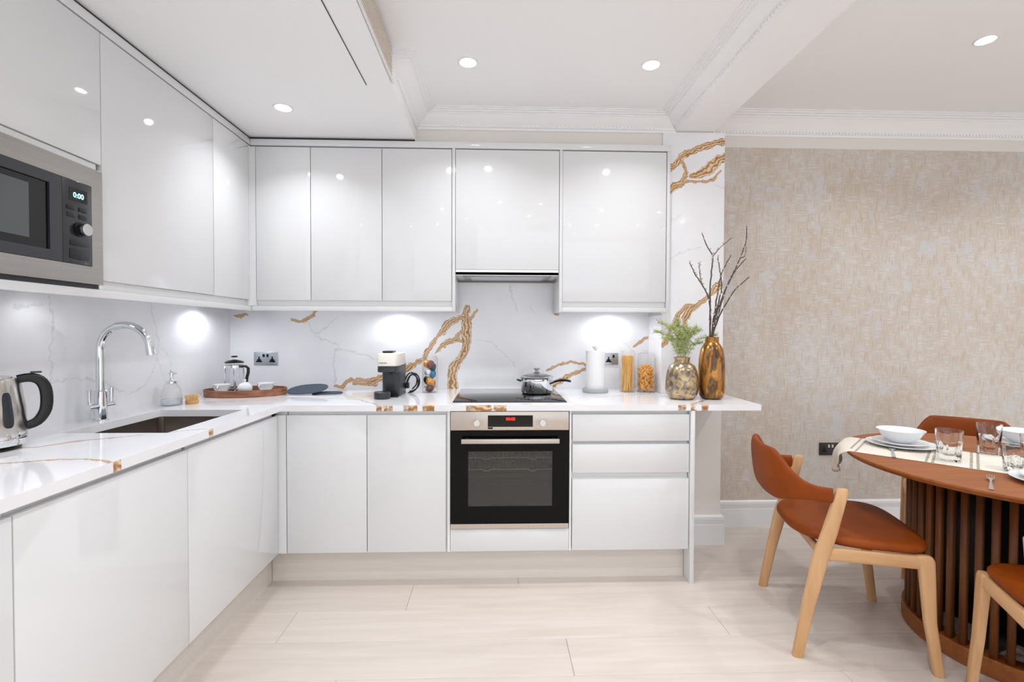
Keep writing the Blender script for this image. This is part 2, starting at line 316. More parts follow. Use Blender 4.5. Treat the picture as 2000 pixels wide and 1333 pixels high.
LY= [[(-1.225, 1.43, 0.0024), (-1.216, 1.363, 0.0024), (-1.211, 1.299, 0.0024), (-1.225, 1.218, 0.0024), (-1.221, 1.09, 0.0024)], [(-1.221, 1.09, 0.0024), (-1.159, 1.092, 0.0024), (-1.082, 1.088, 0.0024), (-0.967, 1.06, 0.0024), (-0.909, 1.023, 0.0024), (-0.839, 0.993, 0.0024), (-0.732, 1.024, 0.0024), (-0.658, 1.123, 0.0024), (-0.64, 1.214, 0.0024), (-0.66, 1.306, 0.0024), (-0.706, 1.424, 0.0024)], [(-0.64, 1.222, 0.0019), (-0.579, 1.165, 0.0019), (-0.545, 1.1, 0.0017)], [(-0.647, 1.138, 0.0019), (-0.604, 1.049, 0.0017)], [(-1.353, 1.366, 0.0048), (-1.254, 1.382, 0.0024)]]
TG= [[(0.136, -1.607, 0.005), (0.158, -1.57, 0.005), (0.248, -1.543, 0.005), (0.303, -1.458, 0.0083), (0.451, -1.365, 0.0027)], [(0.262, -1.728, 0.005), (0.326, -1.738, 0.005), (0.414, -1.699, 0.004), (0.537, -1.694, 0.0033), (0.637, -1.736, 0.005)], [(0.505, -1.326, 0.002), (0.598, -1.264, 0.0033)], [(0.622, -0.363, 0.002), (0.758, -0.427, 0.0027), (0.943, -0.489, 0.0027), (1.08, -0.656, 0.0033)], [(0.131, -0.575, 0.0027), (0.347, -0.54, 0.0023), (0.52, -0.485, 0.0017)], [(2.247, -0.42, 0.002), (2.465, -0.312, 0.0027), (2.71, -0.219, 0.002)], [(2.686, -0.673, 0.0067), (2.781, -0.565, 0.005), (2.896, -0.446, 0.005), (2.992, -0.316, 0.0033)]]
EB= [(1.092, 1.168), (1.228, 1.287), (1.325, 1.368), (1.539, 1.631), (1.643, 1.731), (2.61, 2.642), (2.678, 2.705), (2.734, 2.755)]
EL= [(-1.721, -1.701), (-1.28, -1.254)]
_rs = np.random.RandomState(3); _G = _rs.rand(64, 64)
def vnoise(x, y):
    xi = np.floor(x).astype(int); yi = np.floor(y).astype(int); fx = x-xi; fy = y-yi; fx = fx*fx*(3-2*fx); fy = fy*fy*(3-2*fy)
    g = lambda a, b: _G[a % 64, b % 64]
    return (g(xi, yi)*(1-fx)+g(xi+1, yi)*fx)*(1-fy) + (g(xi, yi+1)*(1-fx)+g(xi+1, yi+1)*fx)*fy
def veinfield(a, b, veins, warp=.006, k=1.0):
    """a, b numpy coords on the slab. returns intensity 0..1 and signed across coordinate"""
    wa = a + warp*(vnoise(a*45, b*45)-.5)*2 + warp*.5*(vnoise(a*130+7, b*130)-.5)*2
    wb = b + warp*(vnoise(a*45+31, b*45+11)-.5)*2 + warp*.5*(vnoise(a*130+19, b*130+5)-.5)*2
    best = np.zeros_like(a); acr = np.zeros_like(a)
    for ln in veins:
        for (x0, y0, w0), (x1, y1, w1) in zip(ln[:-1], ln[1:]):
            dx, dy = x1-x0, y1-y0; L2 = dx*dx+dy*dy+1e-12
            t = np.clip(((wa-x0)*dx+(wb-y0)*dy)/L2, 0, 1); px = x0+t*dx; py = y0+t*dy
            w = (w0+(w1-w0)*t)*k; d = np.hypot(wa-px, wb-py)/w
            sg = ((wb-y0)*dx-(wa-x0)*dy)/math.sqrt(L2)/w
            val = np.clip(1.35-d*.75, 0, 1); up = val > best
            best = np.where(up, val, best); acr = np.where(up, sg, acr)
    return best, acr
def slab(name, us, vs, mapf, keep, th, golds, greys, parent=None, edge=None, kg=1.0):
    """grid face over us x vs (kept cells), extruded by th. mapf(u, v, t) -> xyz, t = 0 front, 1 back"""
    us = np.array(us); vs = np.array(vs); nu, nv = len(us), len(vs)
    UU, VV = np.meshgrid(us, vs, indexing='ij')
    gold, acr = veinfield(UU, VV, golds, k=kg) if golds else (np.zeros_like(UU), np.zeros_like(UU))
    grey = veinfield(UU, VV, greys, warp=.008)[0] if greys else np.zeros_like(UU)
    K = np.array([[keep((us[i]+us[i+1])/2, (vs[j]+vs[j+1])/2) for j in range(nv-1)] for i in range(nu-1)])
    front = [mapf(u, v, 0) for u in us for v in vs]
    verts = list(front); G = list(gold.ravel()); Y = list(grey.ravel()); A = list(acr.ravel()); faces = []
    idx = lambda i, j: i*nv+j
    ii, jj = np.nonzero(K)
    for i, j in zip(ii, jj): faces.append((idx(i, j), idx(i+1, j), idx(i+1, j+1), idx(i, j+1)))
    def wall(u0, v0, u1, v1):
        n = len(verts)
        for (u, v, t) in ((u0, v0, 0), (u1, v1, 0), (u1, v1, 1), (u0, v0, 1)):
            verts.append(mapf(u, v, t)); g = edge(u, v) if edge else 0.0
            if g and t: g *= .35+1.1*float(vnoise(np.array(u*70.), np.array(v*70.)))
            G.append(g); Y.append(0.0); A.append(t*.8)
        faces.append((n, n+1, n+2, n+3))
    for i, j in zip(ii, jj):
        if i == 0 or not K[i-1, j]: wall(us[i], vs[j+1], us[i], vs[j])
        if i == nu-2 or not K[i+1, j]: wall(us[i+1], vs[j], us[i+1], vs[j+1])
        if j == 0 or not K[i, j-1]: wall(us[i], vs[j], us[i+1], vs[j])
        if j == nv-2 or not K[i, j+1]: wall(us[i+1], vs[j+1], us[i], vs[j+1])
    for i, j in zip(ii, jj):
        n = len(verts); break
    # back: one quad per row strip of kept cells
    for j in range(nv-1):
        i = 0
        while i < nu-1:
            if K[i, j]:
                k = i
                while k < nu-1 and K[k, j]: k += 1
                n = len(verts)
                for (u, v) in ((us[i], vs[j]), (us[i], vs[j+1]), (us[k], vs[j+1]), (us[k], vs[j])):
                    verts.append(mapf(u, v, 1)); G.append(0.0); Y.append(0.0); A.append(0.0)
                faces.append((n, n+1, n+2, n+3)); i = k
            else: i += 1
    d = rootloc(parent) if parent else Vector((0, 0, 0))
    co = np.array(verts, dtype=np.float64)-np.array(d); used = np.zeros(len(co), bool)
    for f in faces: used[list(f)] = True
    remap = np.cumsum(used)-1
    me = bpy.data.meshes.new(name); me.from_pydata(co[used].tolist(), [], [tuple(int(remap[q]) for q in f) for f in faces])
    for an, arr in (('gold', G), ('grey', Y), ('across', A)):
        at = me.attributes.new(an, 'FLOAT', 'POINT'); at.data.foreach_set('value', np.array(arr, dtype=np.float32)[used])
    me.update()
    return link(name, me, M_marble, parent)
def ar(a, b, step, extra=()):
    n = max(1, int(round(abs(b-a)/step))); l = list(np.linspace(a, b, n+1)); l += [e for e in extra]
    return sorted(set(round(x, 5) for x in l))
# ------------------------------------------------------------------ room shell
def struct(o, label=None): return tag(o, label, None, None, 'structure')
XR, YF = 6.0, -5.6
CEIL, CEILR, BULK, BEAM = 2.555, 2.69, 2.39, 2.482
wb = struct(box('wall_back', -.15, XR+.15, .03, .18, 0, 2.85, M_wall))
struct(box('wall_left', -.15, -.02, YF, .03, 0, 2.85, M_wall))
struct(box('wall_right', XR, XR+.15, YF, .03, 0, 2.85, M_ceil))
struct(boxes('wall_front', [(-.15, .2, YF-.15, YF, 0, 2.85), (5.8, XR+.15, YF-.15, YF, 0, 2.85), (.2, 5.8, YF-.15, YF, 0, .25), (.2, 5.8, YF-.15, YF, 2.35, 2.85)], M_ceil))
w1 = struct(boxes('fill_window', [(.2+.8*i-.02, .2+.8*i+.02, YF-.1, YF-.05, .25, 2.35) for i in range(8)] + [(.2, 5.8, YF-.1, YF-.05, .25, .29), (.2, 5.8, YF-.1, YF-.05, 2.31, 2.35)], M_trim))  # invented window frame, out of view, made to go with the added fill light
struct(box('ceiling', 1.212, 2.87, YF, .03, CEIL, CEIL+.1, M_ceil))
struct(box('ceiling_recess', 2.87, XR, YF, .03, CEILR, CEILR+.1, M_ceil))
cb = struct(box('ceiling_bulkhead', -.02, 1.212, YF, .03, BULK, 2.75, M_ceil))
struct(box('ceiling_beam', 2.757, 2.975, YF, .03, BEAM, 2.79, M_ceil))
struct(box('wall_boxing', 1.212, 2.672, -.236, .03, 2.376, CEIL, M_wall))
pil = struct(box('wall_pillar', 2.682, 3.045, -.236, .03, 0, BEAM, M_wall))
wp = box('wallpaper', 3.045, XR, .0275, .03, .165, 2.497, M_paper, wb); tag(wp, 'beige and silver woven-look wallpaper')

# floor: a screed with real planks on it
fl = struct(box('floor', -.15, XR+.15, YF-.15, .18, -.12, -.015, M_chan))
_pl = {}
for r in range(27):
    y1 = .21-.22*r; y0 = max(y1-.22, YF-.02); y1 = min(y1, .18)
    j = {4: 1.27, 5: .78, 6: 1.98, 7: 1.10, 8: .2}.get(r, [.35, 1.5, .9, 1.8][r % 4])
    # r = 4 spans Y -.67..-.89 and so on towards the camera
    xs = [-.02] + sorted(x for x in (j+1.9*k for k in range(-2, 5)) if -.02 < x < XR) + [XR]
    for a, b_ in zip(xs[:-1], xs[1:]):
        w = b_-a; key = (round(w, 3), round(y1-y0, 3))
        if w < .03: continue
        if key not in _pl:
            bm = bmesh.new(); hy = (y1-y0)/2-.0006; hx = w/2-.0006; addbox(bm, -hx, hx, -hy, hy, -.014, 0)
            bmesh.ops.bevel(bm, geom=[e for e in bm.edges if all(v.co.z > -.001 for v in e.verts)], offset=.0012, segments=1, affect='EDGES')
            me = bpy.data.meshes.new('plank'); bm.to_mesh(me); bm.free(); me.materials.append(M_plank); _pl[key] = me
        o = bpy.data.objects.new('plank', _pl[key]); COL.objects.link(o); o.parent = fl; o.location = ((a+b_)/2, (y0+y1)/2, 0)

# cornice mouldings (coving): stepped profile with a bead of small dentils at the lower edge
def coving_profile(drop, proj):
    # (distance from wall, height) closed
    d, p = drop, proj
    return [(0, 0), (0, -d), (.010, -d), (.014, -d+.010), (.022, -d+.012), (.022, -d+.022), (.030, -d+.026), (p*.42, -d*.50), (p*.62, -d*.28), (p*.66, -d*.28), (p*.66, -d*.2), (p*.78, -d*.2), (p*.78, -d*.12), (p*.9, -d*.12), (p*.9, -d*.05), (p, -d*.05), (p, 0)]
def coving(name, drop, proj, mapf, a0, a1, m0=0, m1=0):
    prof = coving_profile(drop, proj)
    return struct(prism(name, prof, mapf, a0, a1, M_ceil, None, m0, m1))
ax_back = lambda yw, zc: (lambda s, d, z: (s, yw-d, zc+z))
ax_l = lambda xw, zc: (lambda s, d, z: (xw+d, s, zc+z))
ax_r = lambda xw, zc: (lambda s, d, z: (xw-d, s, zc+z))
c1 = coving('trim_1', .085, .13, ax_back(-.236, CEIL), 1.212, 2.757, 1, -1)
coving('trim_2', .085, .12, ax_l(1.212, CEIL), -.78, -.236, -1, -1)
coving('trim_3', .085, .12, ax_back(-.78, CEIL), 1.212, 1.2125, 0, 1)
coving('trim_4', .073, .13, ax_r(2.757, CEIL), YF, -.236, 0, -1)
coving('trim_5', .12, .14, ax_back(.03, CEILR), 2.975, XR, 0, 0)
# dentils: a row of small blocks, one joined part of each moulding
def dentils(parent, fn, a0, a1, step=.022):
    bm = bmesh.new(); s = a0
    while s < a1:
        addbox(bm, *fn(s)); s += step
    o = frombm('dentil_course', bm, M_ceil, parent); o['kind'] = 'stuff'
dentils(c1, lambda s: (s, s+.012, -.236-.028, -.236-.018, CEIL-.073, CEIL-.060), 1.36, 2.62)
dentils(bpy.data.objects['trim_5'], lambda s: (s, s+.012, .03-.028, .03-.018, CEILR-.108, CEILR-.095), 3.0, 5.98)
dentils(bpy.data.objects['trim_4'], lambda s: (2.757-.028, 2.757-.018, s, s+.012, CEIL-.062, CEIL-.049), -2.6, -.40)

# skirting
def skirt_profile(h, t=.02):
    g = []
    for zz in (h-.030, h-.040, h-.050): g += [(t-.002, zz+.0012), (t-.006, zz), (t-.002, zz-.0012)]
    return [(0, 0), (0, h), (t-.010, h), (t-.004, h-.006), (t-.002, h-.014)] + g + [(t, h-.056), (t, 0)]
struct(prism('baseboard_back', skirt_profile(.172), (lambda s, d, z: (s, .03-d, z)), 3.065, XR, M_trim))
struct(prism('baseboard_pillar', skirt_profile(.178), (lambda s, d, z: (s, -.236-d, z)), 2.70, 3.045, M_trim, None, 0, 1))
struct(prism('baseboard_pillar', skirt_profile(.178), (lambda s, d, z: (3.045+d, s, z)), -.236, .03, M_trim, None, -1, 0))
struct(prism('baseboard_right', skirt_profile(.172), (lambda s, d, z: (XR-d, s, z)), YF, .03, M_trim, None, 0, 0))

# access hatch and air vent in the dropped ceiling
h_ = tag(box('ceiling_hatch', .40, 1.098, -2.3, -.90, BULK-.0025, BULK, M_ceil, None), 'flush white access hatch in the lowered kitchen ceiling', 'hatch')
box('edge_gap', 1.098, 1.102, -2.3, -.90, BULK-.002, BULK-.0002, M_char, h_)
v_ = thing('air_vent', 'long slatted air vent in side of lowered ceiling', 'vent', (1.212, -1.6, 2.41))
box('backing', 1.2125, 1.214, -2.4, -.93, 2.412, 2.548, mat('vent_dark', (84, 68, 58), .7), v_)
box('frame', 1.214, 1.222, -2.42, -.895, 2.400, 2.412, M_trim, v_)
for i in range(9): box('slat', 1.214, 1.2225, -2.4, -.93 + .0*i, 2.417+.0148*i, 2.4235+.0148*i, mat('vent_slat', (240, 228, 216), .4) if i == 0 else bpy.data.materials['vent_slat'], v_)

# downlights
def downlight(x, y, z, label, f=1.0):
    t = thing('downlight', label, 'ceiling light', (x, y, z), 0, 'recessed ceiling downlights')
    lathe('trim_ring', [(.034, -.001), (.040, -.004), (.046, -.003), (.047, 0)], M_trim, t, 32)
    lathe('lamp', [(0, -.0012), (.034, -.0012)], M_lamp, t, 24)
    L = bpy.data.lights.new('downlight_beam', 'AREA'); L.shape = 'DISK'; L.size = .066; L.energy = LAMP_W*f; L.spread = math.radians(125); L.color = (.95, .975, 1)
    lo = bpy.data.objects.new('downlight_beam', L); COL.objects.link(lo); lo.parent = t; lo.location = (0, 0, -.0016)
    return t
M_lamp = mat('lit_lamp', (255, 250, 244), .5, emit=30); M_lamp2 = mat('lit_cabinet_lamp', (250, 252, 255), .5, emit=8)
downlight(.629, -.665, BULK, 'downlight in the lowered ceiling above the corner cupboards', .5)
downlight(1.548, -.80, CEIL, 'downlight in main ceiling nearest the air vent', .78)
downlight(2.417, -.81, CEIL, 'downlight in main ceiling beside the beam coving', .78)
downlight(4.024, -.838, CEILR, 'downlight over the dining table', .9)
for x, y, z in ((.629, -2.65, BULK), (1.62, -1.93, CEIL), (2.50, -1.93, CEIL), (1.62, -3.15, CEIL), (2.50, -3.15, CEIL), (4.02, -2.1, CEILR), (4.02, -3.4, CEILR), (5.2, -.84, CEILR), (5.2, -2.1, CEILR), (5.2, -3.4, CEILR), (1.62, -4.4, CEIL), (2.5, -4.4, CEIL), (.629, -4.2, BULK)):
    downlight(x, y, z, 'downlight in the %s ceiling, %s row from the units, %s' % ('lowered' if z == BULK else 'dining' if z == CEILR else 'kitchen', {1: 'nearest', 2: 'second', 3: 'third', 4: 'rearmost'}[min(4, int((-y)/1.05)+1)], 'left side' if x < 1 else 'left of centre' if x < 2 else 'right of centre' if x < 3 else 'over the table' if x < 5 else 'far right'), 1.25 if x > 3 else 1.0)
def underlight(x, y, z, label, f=1.0):
    t = thing('cabinet_light', label, 'cabinet light', (x, y, z), 0, 'under-cabinet spotlights')
    lathe('housing', [(.030, 0), (.030, -.006), (.024, -.0075)], M_steel, t, 28)
    lathe('lamp', [(0, -.007), (.024, -.007)], M_lamp2, t, 20)
    L = bpy.data.lights.new('cabinet_beam', 'SPOT'); L.energy = UC_W*f; L.shadow_soft_size = .02; L.color = (.94, .97, 1); L.spot_size = math.radians(172); L.spot_blend = .6
    lo = bpy.data.objects.new('cabinet_beam', L); COL.objects.link(lo); lo.parent = t; lo.location = (0, 0, -.022)
UC_W = 1.9

# ------------------------------------------------------------------ marble
spl = tag(slab('marble_splashback', ar(0, 2.682, .004), ar(.917, 1.60, .004), lambda u, v, t: (u, .0+t*.029, v), lambda u, v: v < 1.43 or 1.43 < u < 2.08, 1, SG, SY), 'white quartz splashback with gold veins behind the hob', 'splashback')
tag(slab('marble_splashback', ar(-2.7, -.0, .0045), ar(.917, 1.43, .0045), lambda u, v, t: (-t*.0195, u, v), lambda u, v: True, 1, [], LY), 'grey-veined white splashback behind the sink', 'splashback')
mp_ = tag(slab('pillar_cladding', ar(2.672, 3.045, .004), ar(.9175, 2.475, .004), lambda u, v, t: (u, -.246+t*.0099, v), lambda u, v: True, 1, PG, PY), 'tall gold-veined quartz panel covering the pillar', 'wall panel')
slab('side_return', ar(-.236, 0, .01), ar(.9175, 1.39, .01), lambda u, v, t: (2.672+t*.0099, u, v), lambda u, v: True, 1, [], [], mp_)

def wedge(u, v):
    if v < -.69:
        for a, b_ in EB:
            if a-.006 <= u <= b_+.006: return .16+.52*float(vnoise(np.array(u*75.), np.array(3.3)))
    if abs(u-.619) < .002:
        for a, b_ in EL:
            if a-.003 <= v <= b_+.003: return .32+.3*float(vnoise(np.array(v*75.), np.array(1.3)))
    return 0.0
XW = ar(0, 3.035, .006, (.13, .505, .619, 2.672))
YWt = ar(-2.7, -.0005, .006, (-1.335, -.825, -.693, -.247))
def keepwt(u, v):
    if u > 2.672 and v > -.247: return False
    if u > .619 and v < -.693: return False
    if .13 < u < .505 and -1.335 < v < -.825: return False
    return True
wt = tag(slab('worktop', XW, YWt, lambda u, v, t: (u, v, .917-.030*t), keepwt, 1, TG, [], None, wedge), 'L-shaped white quartz worktop with gold veining', 'worktop')

# ------------------------------------------------------------------ base units
ZB, ZD0, ZD1 = .171, .173, .866
FY, FX = -.68, .601            # front faces of the doors
def gdoor(name, x0, x1, y0, y1, z0, z1, parent, label=None):
    o = box(name, x0, x1, y0, y1, z0, z1, M_gloss, parent, .0018, 2)
    if label: o['label'] = label
    return o
g = .0016
pb = tag(box('plinth_board', .537, 2.672, -.61, -.592, 0, ZB, M_plinth), 'pale kickboard under the back run of units', 'kickboard')
pl_ = tag(box('plinth_board', .519, .5365, -2.7, -.612, 0, ZB, M_plinth), 'pale kickboard under the sink run of units', 'kickboard')
# corner
c_ = thing('corner_post', 'white corner filler between the two base runs', 'cabinet filler', (.62, -.66, ZB))
boxes('filler', [(FX, .6405, FY, FY+.018, ZD0, ZD1), (FX-.018, FX, FY, FY+.018, ZD0, ZD1)], M_gloss, c_)
box('channel', FX-.018, .6405, FY+.020, FY+.03, ZD1-.02, .887, M_chan, c_)
u = thing('base_cabinet', 'double white base cupboard left of the oven', 'cabinet', (1.04, -.36, ZB))
box('carcass', .645, 1.44, -.66, -.01, ZB, .885, M_carc, u)
gdoor('door', .642+g, 1.039-g, FY, FY+.019, ZD0, ZD1, u); gdoor('door', 1.039+g, 1.432, FY, FY+.019, ZD0, ZD1, u)
# oven housing
u = thing('oven_housing', 'white housing around the built-in oven', 'cabinet', (1.754, -.36, ZB))
boxes('side_panel', [(1.4405, 1.4535, FY+.002, -.01, ZB, .886)], M_carc, u); boxes('side_panel', [(2.0565, 2.0665, FY+.002, -.01, ZB, .886)], M_carc, u)
box('shelf', 1.4535, 2.0565, -.66, -.01, ZB, .287, M_carc, u)
gdoor('lower_panel', 1.455, 2.055, FY, FY+.019, ZD0, .2865, u)
# drawers
u = thing('drawer_unit', 'white three-drawer unit right of the oven', 'cabinet', (2.37, -.36, ZB))
box('carcass', 2.068, 2.671, -.655, -.01, ZB, .885, M_carc, u)
for z0, z1 in ((ZD0, .5365), (.569, .7145), (.731, ZD1)):
    d = gdoor('drawer', 2.071, 2.6705, FY, FY+.019, z0, z1, u)
    box('grip_lip', 2.071, 2.6705, FY+.0195, FY+.024, z1-.03, z1+.004, M_chan, d)
tag(box('end_panel', 2.674, 2.695, -.692, -.262, 0, .887, M_gloss, None, .0012), 'full-height white end panel right of the drawers', 'panel')
# left run
ys_ = [-.70, -1.375, -1.985, -2.60]
for k, (a, b_, lb) in enumerate(((-.70, -1.375, 'white base cupboard below the sink, nearest the corner'), (-1.375, -1.985, 'white base cupboard nearest the camera on the left run'), (-1.985, -2.69, 'white base cupboard at the near end of the left run'))):
    u = thing('base_cabinet', lb, 'cabinet', (.3, (a+b_)/2, ZB))
    if k == 0: box('carcass', .0, .58, a, -1.36, ZB, .68, M_carc, u); 
    else: box('carcass', .0, .58, a-.001 if k == 2 else a, b_, ZB, .885, M_carc, u)
    if k == 0: box('inner_rail', .515, .58, a, -1.36, .68, .885, M_carc, u)
    gdoor('door', FX-.019, FX, b_+g, a-g if k else -.684, ZD0, ZD1, u)

# ------------------------------------------------------------------ wall units (back)
UY, UX = -.302, .287
ZU0, ZU1 = 1.462, 2.334
def wallunit(name, label, x0, x1, doors, z0=1.43, zd=ZU0, cat='cabinet', carc=None):
    t = thing(name, label, cat, ((x0+x1)/2, -.15, z0))
    box('carcass', carc[0] if carc else x0, carc[1] if carc else x1, UY+.021, -.0005, z0, 2.34, M_carc, t)
    for a, b_ in doors: gdoor('door', a+g, b_-g, UY, UY+.019, zd, ZU1, t)
    return t
wallunit('wall_cabinet', 'narrow white wall cupboard in the back corner', .31, .6215, [(.313, .6215)], carc=(.292, .6215))
wallunit('wall_cabinet', 'double white wall cupboard above the coffee machine', .6225, 1.427, [(.6215, 1.026), (1.026, 1.426)])
hc = wallunit('wall_cabinet', 'white wall cupboard over the extractor hood', 1.4465, 2.0465, [(1.446, 2.048)], z0=1.63, zd=1.646)
rc_ = wallunit('wall_cabinet', 'single white wall cupboard at right end of the run', 2.0675, 2.678, [(2.066, 2.676)])
for nm, a, b_, lb in (('side_panel', 1.4275, 1.4455, 'tall white divider panel left of the extractor'), ('side_panel', 2.049, 2.0665, 'tall white divider panel right of the extractor')):
    tag(box(nm, a, b_, UY-.001, -.0005, 1.402, 2.34, M_gloss, None, .001), lb, 'panel')
tag(box('side_panel', 2.679, 2.697, UY-.001, -.2465, 1.402, 2.34, M_gloss, None, .001), 'white end panel closing the wall cupboards at the pillar', 'panel')
# pelmets and top cornice
def pelmet(lb, *a): tag(box('pelmet', *a, M_gloss, None, .001), lb, 'pelmet')
pelmet('white pelmet under the back wall cupboards, left part', .288, 1.427, UY, UY+.018, 1.402, 1.428)
pelmet('white pelmet under the right-hand wall cupboard', 2.067, 2.6785, UY, UY+.018, 1.402, 1.428)
pelmet('white pelmet under the microwave and left wall cupboards', UX-.018, UX, -2.6, UY, 1.40, 1.428)
tag(box('handle_channel', .31, 1.427, UY+.0195, UY+.0205, 1.43, 1.462, M_chan), 'recessed finger-grip strip under the left back cupboard doors', 'trim')
tag(box('handle_channel', 2.067, 2.678, UY+.0195, UY+.0205, 1.43, 1.462, M_chan), 'recessed finger-grip strip under the right-hand cupboard door', 'trim')
tag(box('top_cornice', UX, 2.702, UY-.003, UY+.02, 2.3405, 2.3755, M_gloss, None, .001), 'white cornice strip above the back wall cupboards', 'cornice')
tag(box('top_cornice', UX-.02, UX-.0003, -2.6, UY-.003, 2.3405, 2.3755, M_gloss, None, .001), 'white cornice strip above the left wall cupboards', 'cornice')
box('infill', .29, 2.70, UY+.0205, -.2365, 2.3405, 2.376, M_carc, tag(thing('cabinet_top_board', 'white board over the wall cupboards', 'panel', (1.5, -.27, 2.34))))
boxes('shadow_gap', [(UX-.03, 1.212, UY+.01, UY+.014, 2.376, 2.3895), (UX-.014, UX-.010, -2.6, UY+.01, 2.376, 2.3895)], M_char, bpy.data.objects['top_cornice'])

# extractor
t = thing('extractor_hood', 'slim steel extractor hood under the wall cupboard', 'extractor', (1.747, -.16, 1.612))
box('canopy', 1.4465, 2.0465, UY, -.002, 1.6145, 1.6295, M_carc, t)
box('front_bar', 1.4465, 2.0465, UY, UY+.019, 1.6125, 1.645, M_chan, t, .001) if False else box('front_bar', 1.4475, 2.0455, UY+.0, UY+.018, 1.6125, 1.6445, M_chan, t)
box('steel_base', 1.487, 2.008, -.28, -.012, 1.6095, 1.6143, M_steel, t, .001)
box('filter', 1.53, 1.965, -.235, -.055, 1.6075, 1.6093, mat('hood_filter', (206, 210, 216), .35, metal=.6), t)

# ------------------------------------------------------------------ wall units (left)
def leftunit(name, label, y0, y1, z0, zd0, door=True):
    t = thing(name, label, 'cabinet', (.14, (y0+y1)/2, z0))
    box('carcass', .0005, UX-.021, y0, y1, z0, 2.34, M_carc, t)
    gdoor('door', UX-.019, UX, y0+g, y1-g, zd0, ZU1, t)
    return t
leftunit('wall_cabinet', 'white left wall cupboard next to the corner, tall narrow door', -.664, -.325, 1.43, ZU0)
leftunit('wall_cabinet', 'wide white wall cupboard right of the microwave', -1.336, -.6645, 1.43, ZU0)
tag(box('corner_filler', UX-.019, .3105, UY, -.322, 1.43, ZU1, M_gloss, None, .001), 'slim white filler in the wall cupboard corner', 'cabinet filler') if False else tag(boxes('corner_filler', [(UX, .3125, UY, UY+.019, 1.43, ZU1), (UX-.019, UX, -.324, UY, 1.43, ZU1)], M_gloss), 'slim white filler in the wall cupboard corner', 'cabinet filler')
tag(box('handle_channel', UX-.0205, UX-.0195, -1.336, -.325, 1.43, 1.4615, M_chan), 'recessed finger-grip strip under the left cupboard doors', 'trim')
mu = thing('microwave_housing', 'white cupboard with a lift-up door above the microwave', 'cabinet', (.14, -1.65, 1.43))
box('carcass', .0005, UX-.021, -1.965, -1.337, 1.848, 2.34, M_carc, mu)
box('side_panel', .0005, UX-.002, -1.350, -1.3375, 1.43, 1.847, M_chan, mu); box('side_panel', .0005, UX-.002, -1.965, -1.953, 1.43, 1.847, M_chan, mu)
gdoor('door', UX-.019, UX, -1.963, -1.3375, 1.868, ZU1, mu)
box('infill_strip', UX-.03, UX-.008, -1.952, -1.351, 1.842, 1.866, M_chan, mu)
leftunit('wall_cabinet', 'white wall cupboard left of the microwave', -2.6, -1.967, 1.43, ZU0)

# microwave
mw = thing('microwave', 'built-in steel-framed black microwave showing 0:00', 'microwave', (.15, -1.65, 1.436))
MX = .302
box('casing', .06, .272, -1.945, -1.36, 1.445, 1.836, M_dark, mw)
def frame_y(name, x0, x1, y0, y1, z0, z1, iy0, iy1, iz0, iz1, m, parent):
    return boxes(name, [(x0, x1, y0, y1, z0, iz0), (x0, x1, y0, y1, iz1, z1), (x0, x1, y0, iy0, iz0, iz1), (x0, x1, iy1, y1, iz0, iz1)], m, parent)
frame_y('steel_frame', .273, MX, -1.950, -1.353, 1.443, 1.838, -1.905, -1.399, 1.502, 1.776, M_steel, mw)
box('base_gap', .20, .284, -1.95, -1.352, 1.430, 1.4428, M_char, mw)
dr = frame_y('door_frame', .285, MX+.003, -1.904, -1.514, 1.503, 1.775, -1.862, -1.556, 1.535, 1.742, mat('graphite', (44, 46, 52), .25, coat=.3), mw)
box('door_inset', .285, MX-.003, -1.861, -1.557, 1.536, 1.741, M_black, mw)
box('window_pane', MX-.003, MX-.001, -1.861, -1.618, 1.560, 1.722, mat('pane_grey', (70, 76, 78), .06, coat=.5), mw)
box('control_panel', .285, MX+.003, -1.513, -1.400, 1.503, 1.775, bpy.data.materials['graphite'], mw, .002)
dp = box('display', MX+.003, MX+.0038, -1.488, -1.420, 1.708, 1.750, M_black, mw)
M_cyan = mat('cyan_digits', (150, 225, 245), .5, emit=2.2); M_red = mat('red_digits', (255, 40, 30), .5, emit=2.5)
text('digits', '0:00', .0235, (MX+.0042, -1.454, 1.727), (PI/2, 0, PI/2), M_cyan, dp)
kb = mat('button_grey', (30, 31, 35), .3)
for (yy, zz) in ((-1.482, 1.684), (-1.438, 1.684), (-1.482, 1.660), (-1.438, 1.660)):
    box('button', MX+.003, MX+.0055, yy-.016, yy+.016, zz-.007, zz+.007, kb, mw, .0015)
box('button', MX+.003, MX+.0055, -1.487, -1.418, 1.563, 1.577, kb, mw, .0015)
box('button', MX+.003, MX+.0058, -1.490, -1.416, 1.518, 1.550, kb, mw, .0015)
kn = lathe('knob', [(.024, .0), (.024, .006), (.019, .007), (.019, .026), (.0, .026)], M_dark, mw, 32, (MX+.003-.15, -1.452+1.65, 1.617-1.436), axis='X')
lathe('knob_cap', [(.0195, .020), (.0195, .0285), (.018, .030), (0, .030)], mat('satin_silver', (205, 205, 205), .3, metal=1), kn, 32, (MX+.003-.15, -1.452+1.65, 1.617-1.436), axis='X')

# cabinet lights
underlight(1.07, -.115, 1.43, 'under-cabinet light above the coffee machine')
underlight(2.407, -.115, 1.43, 'under-cabinet light above the kitchen roll')
underlight(.10, -.36, 1.43, 'under-cabinet light in the left corner')
underlight(.10, -1.32, 1.43, 'under-cabinet light above the sink', .12)

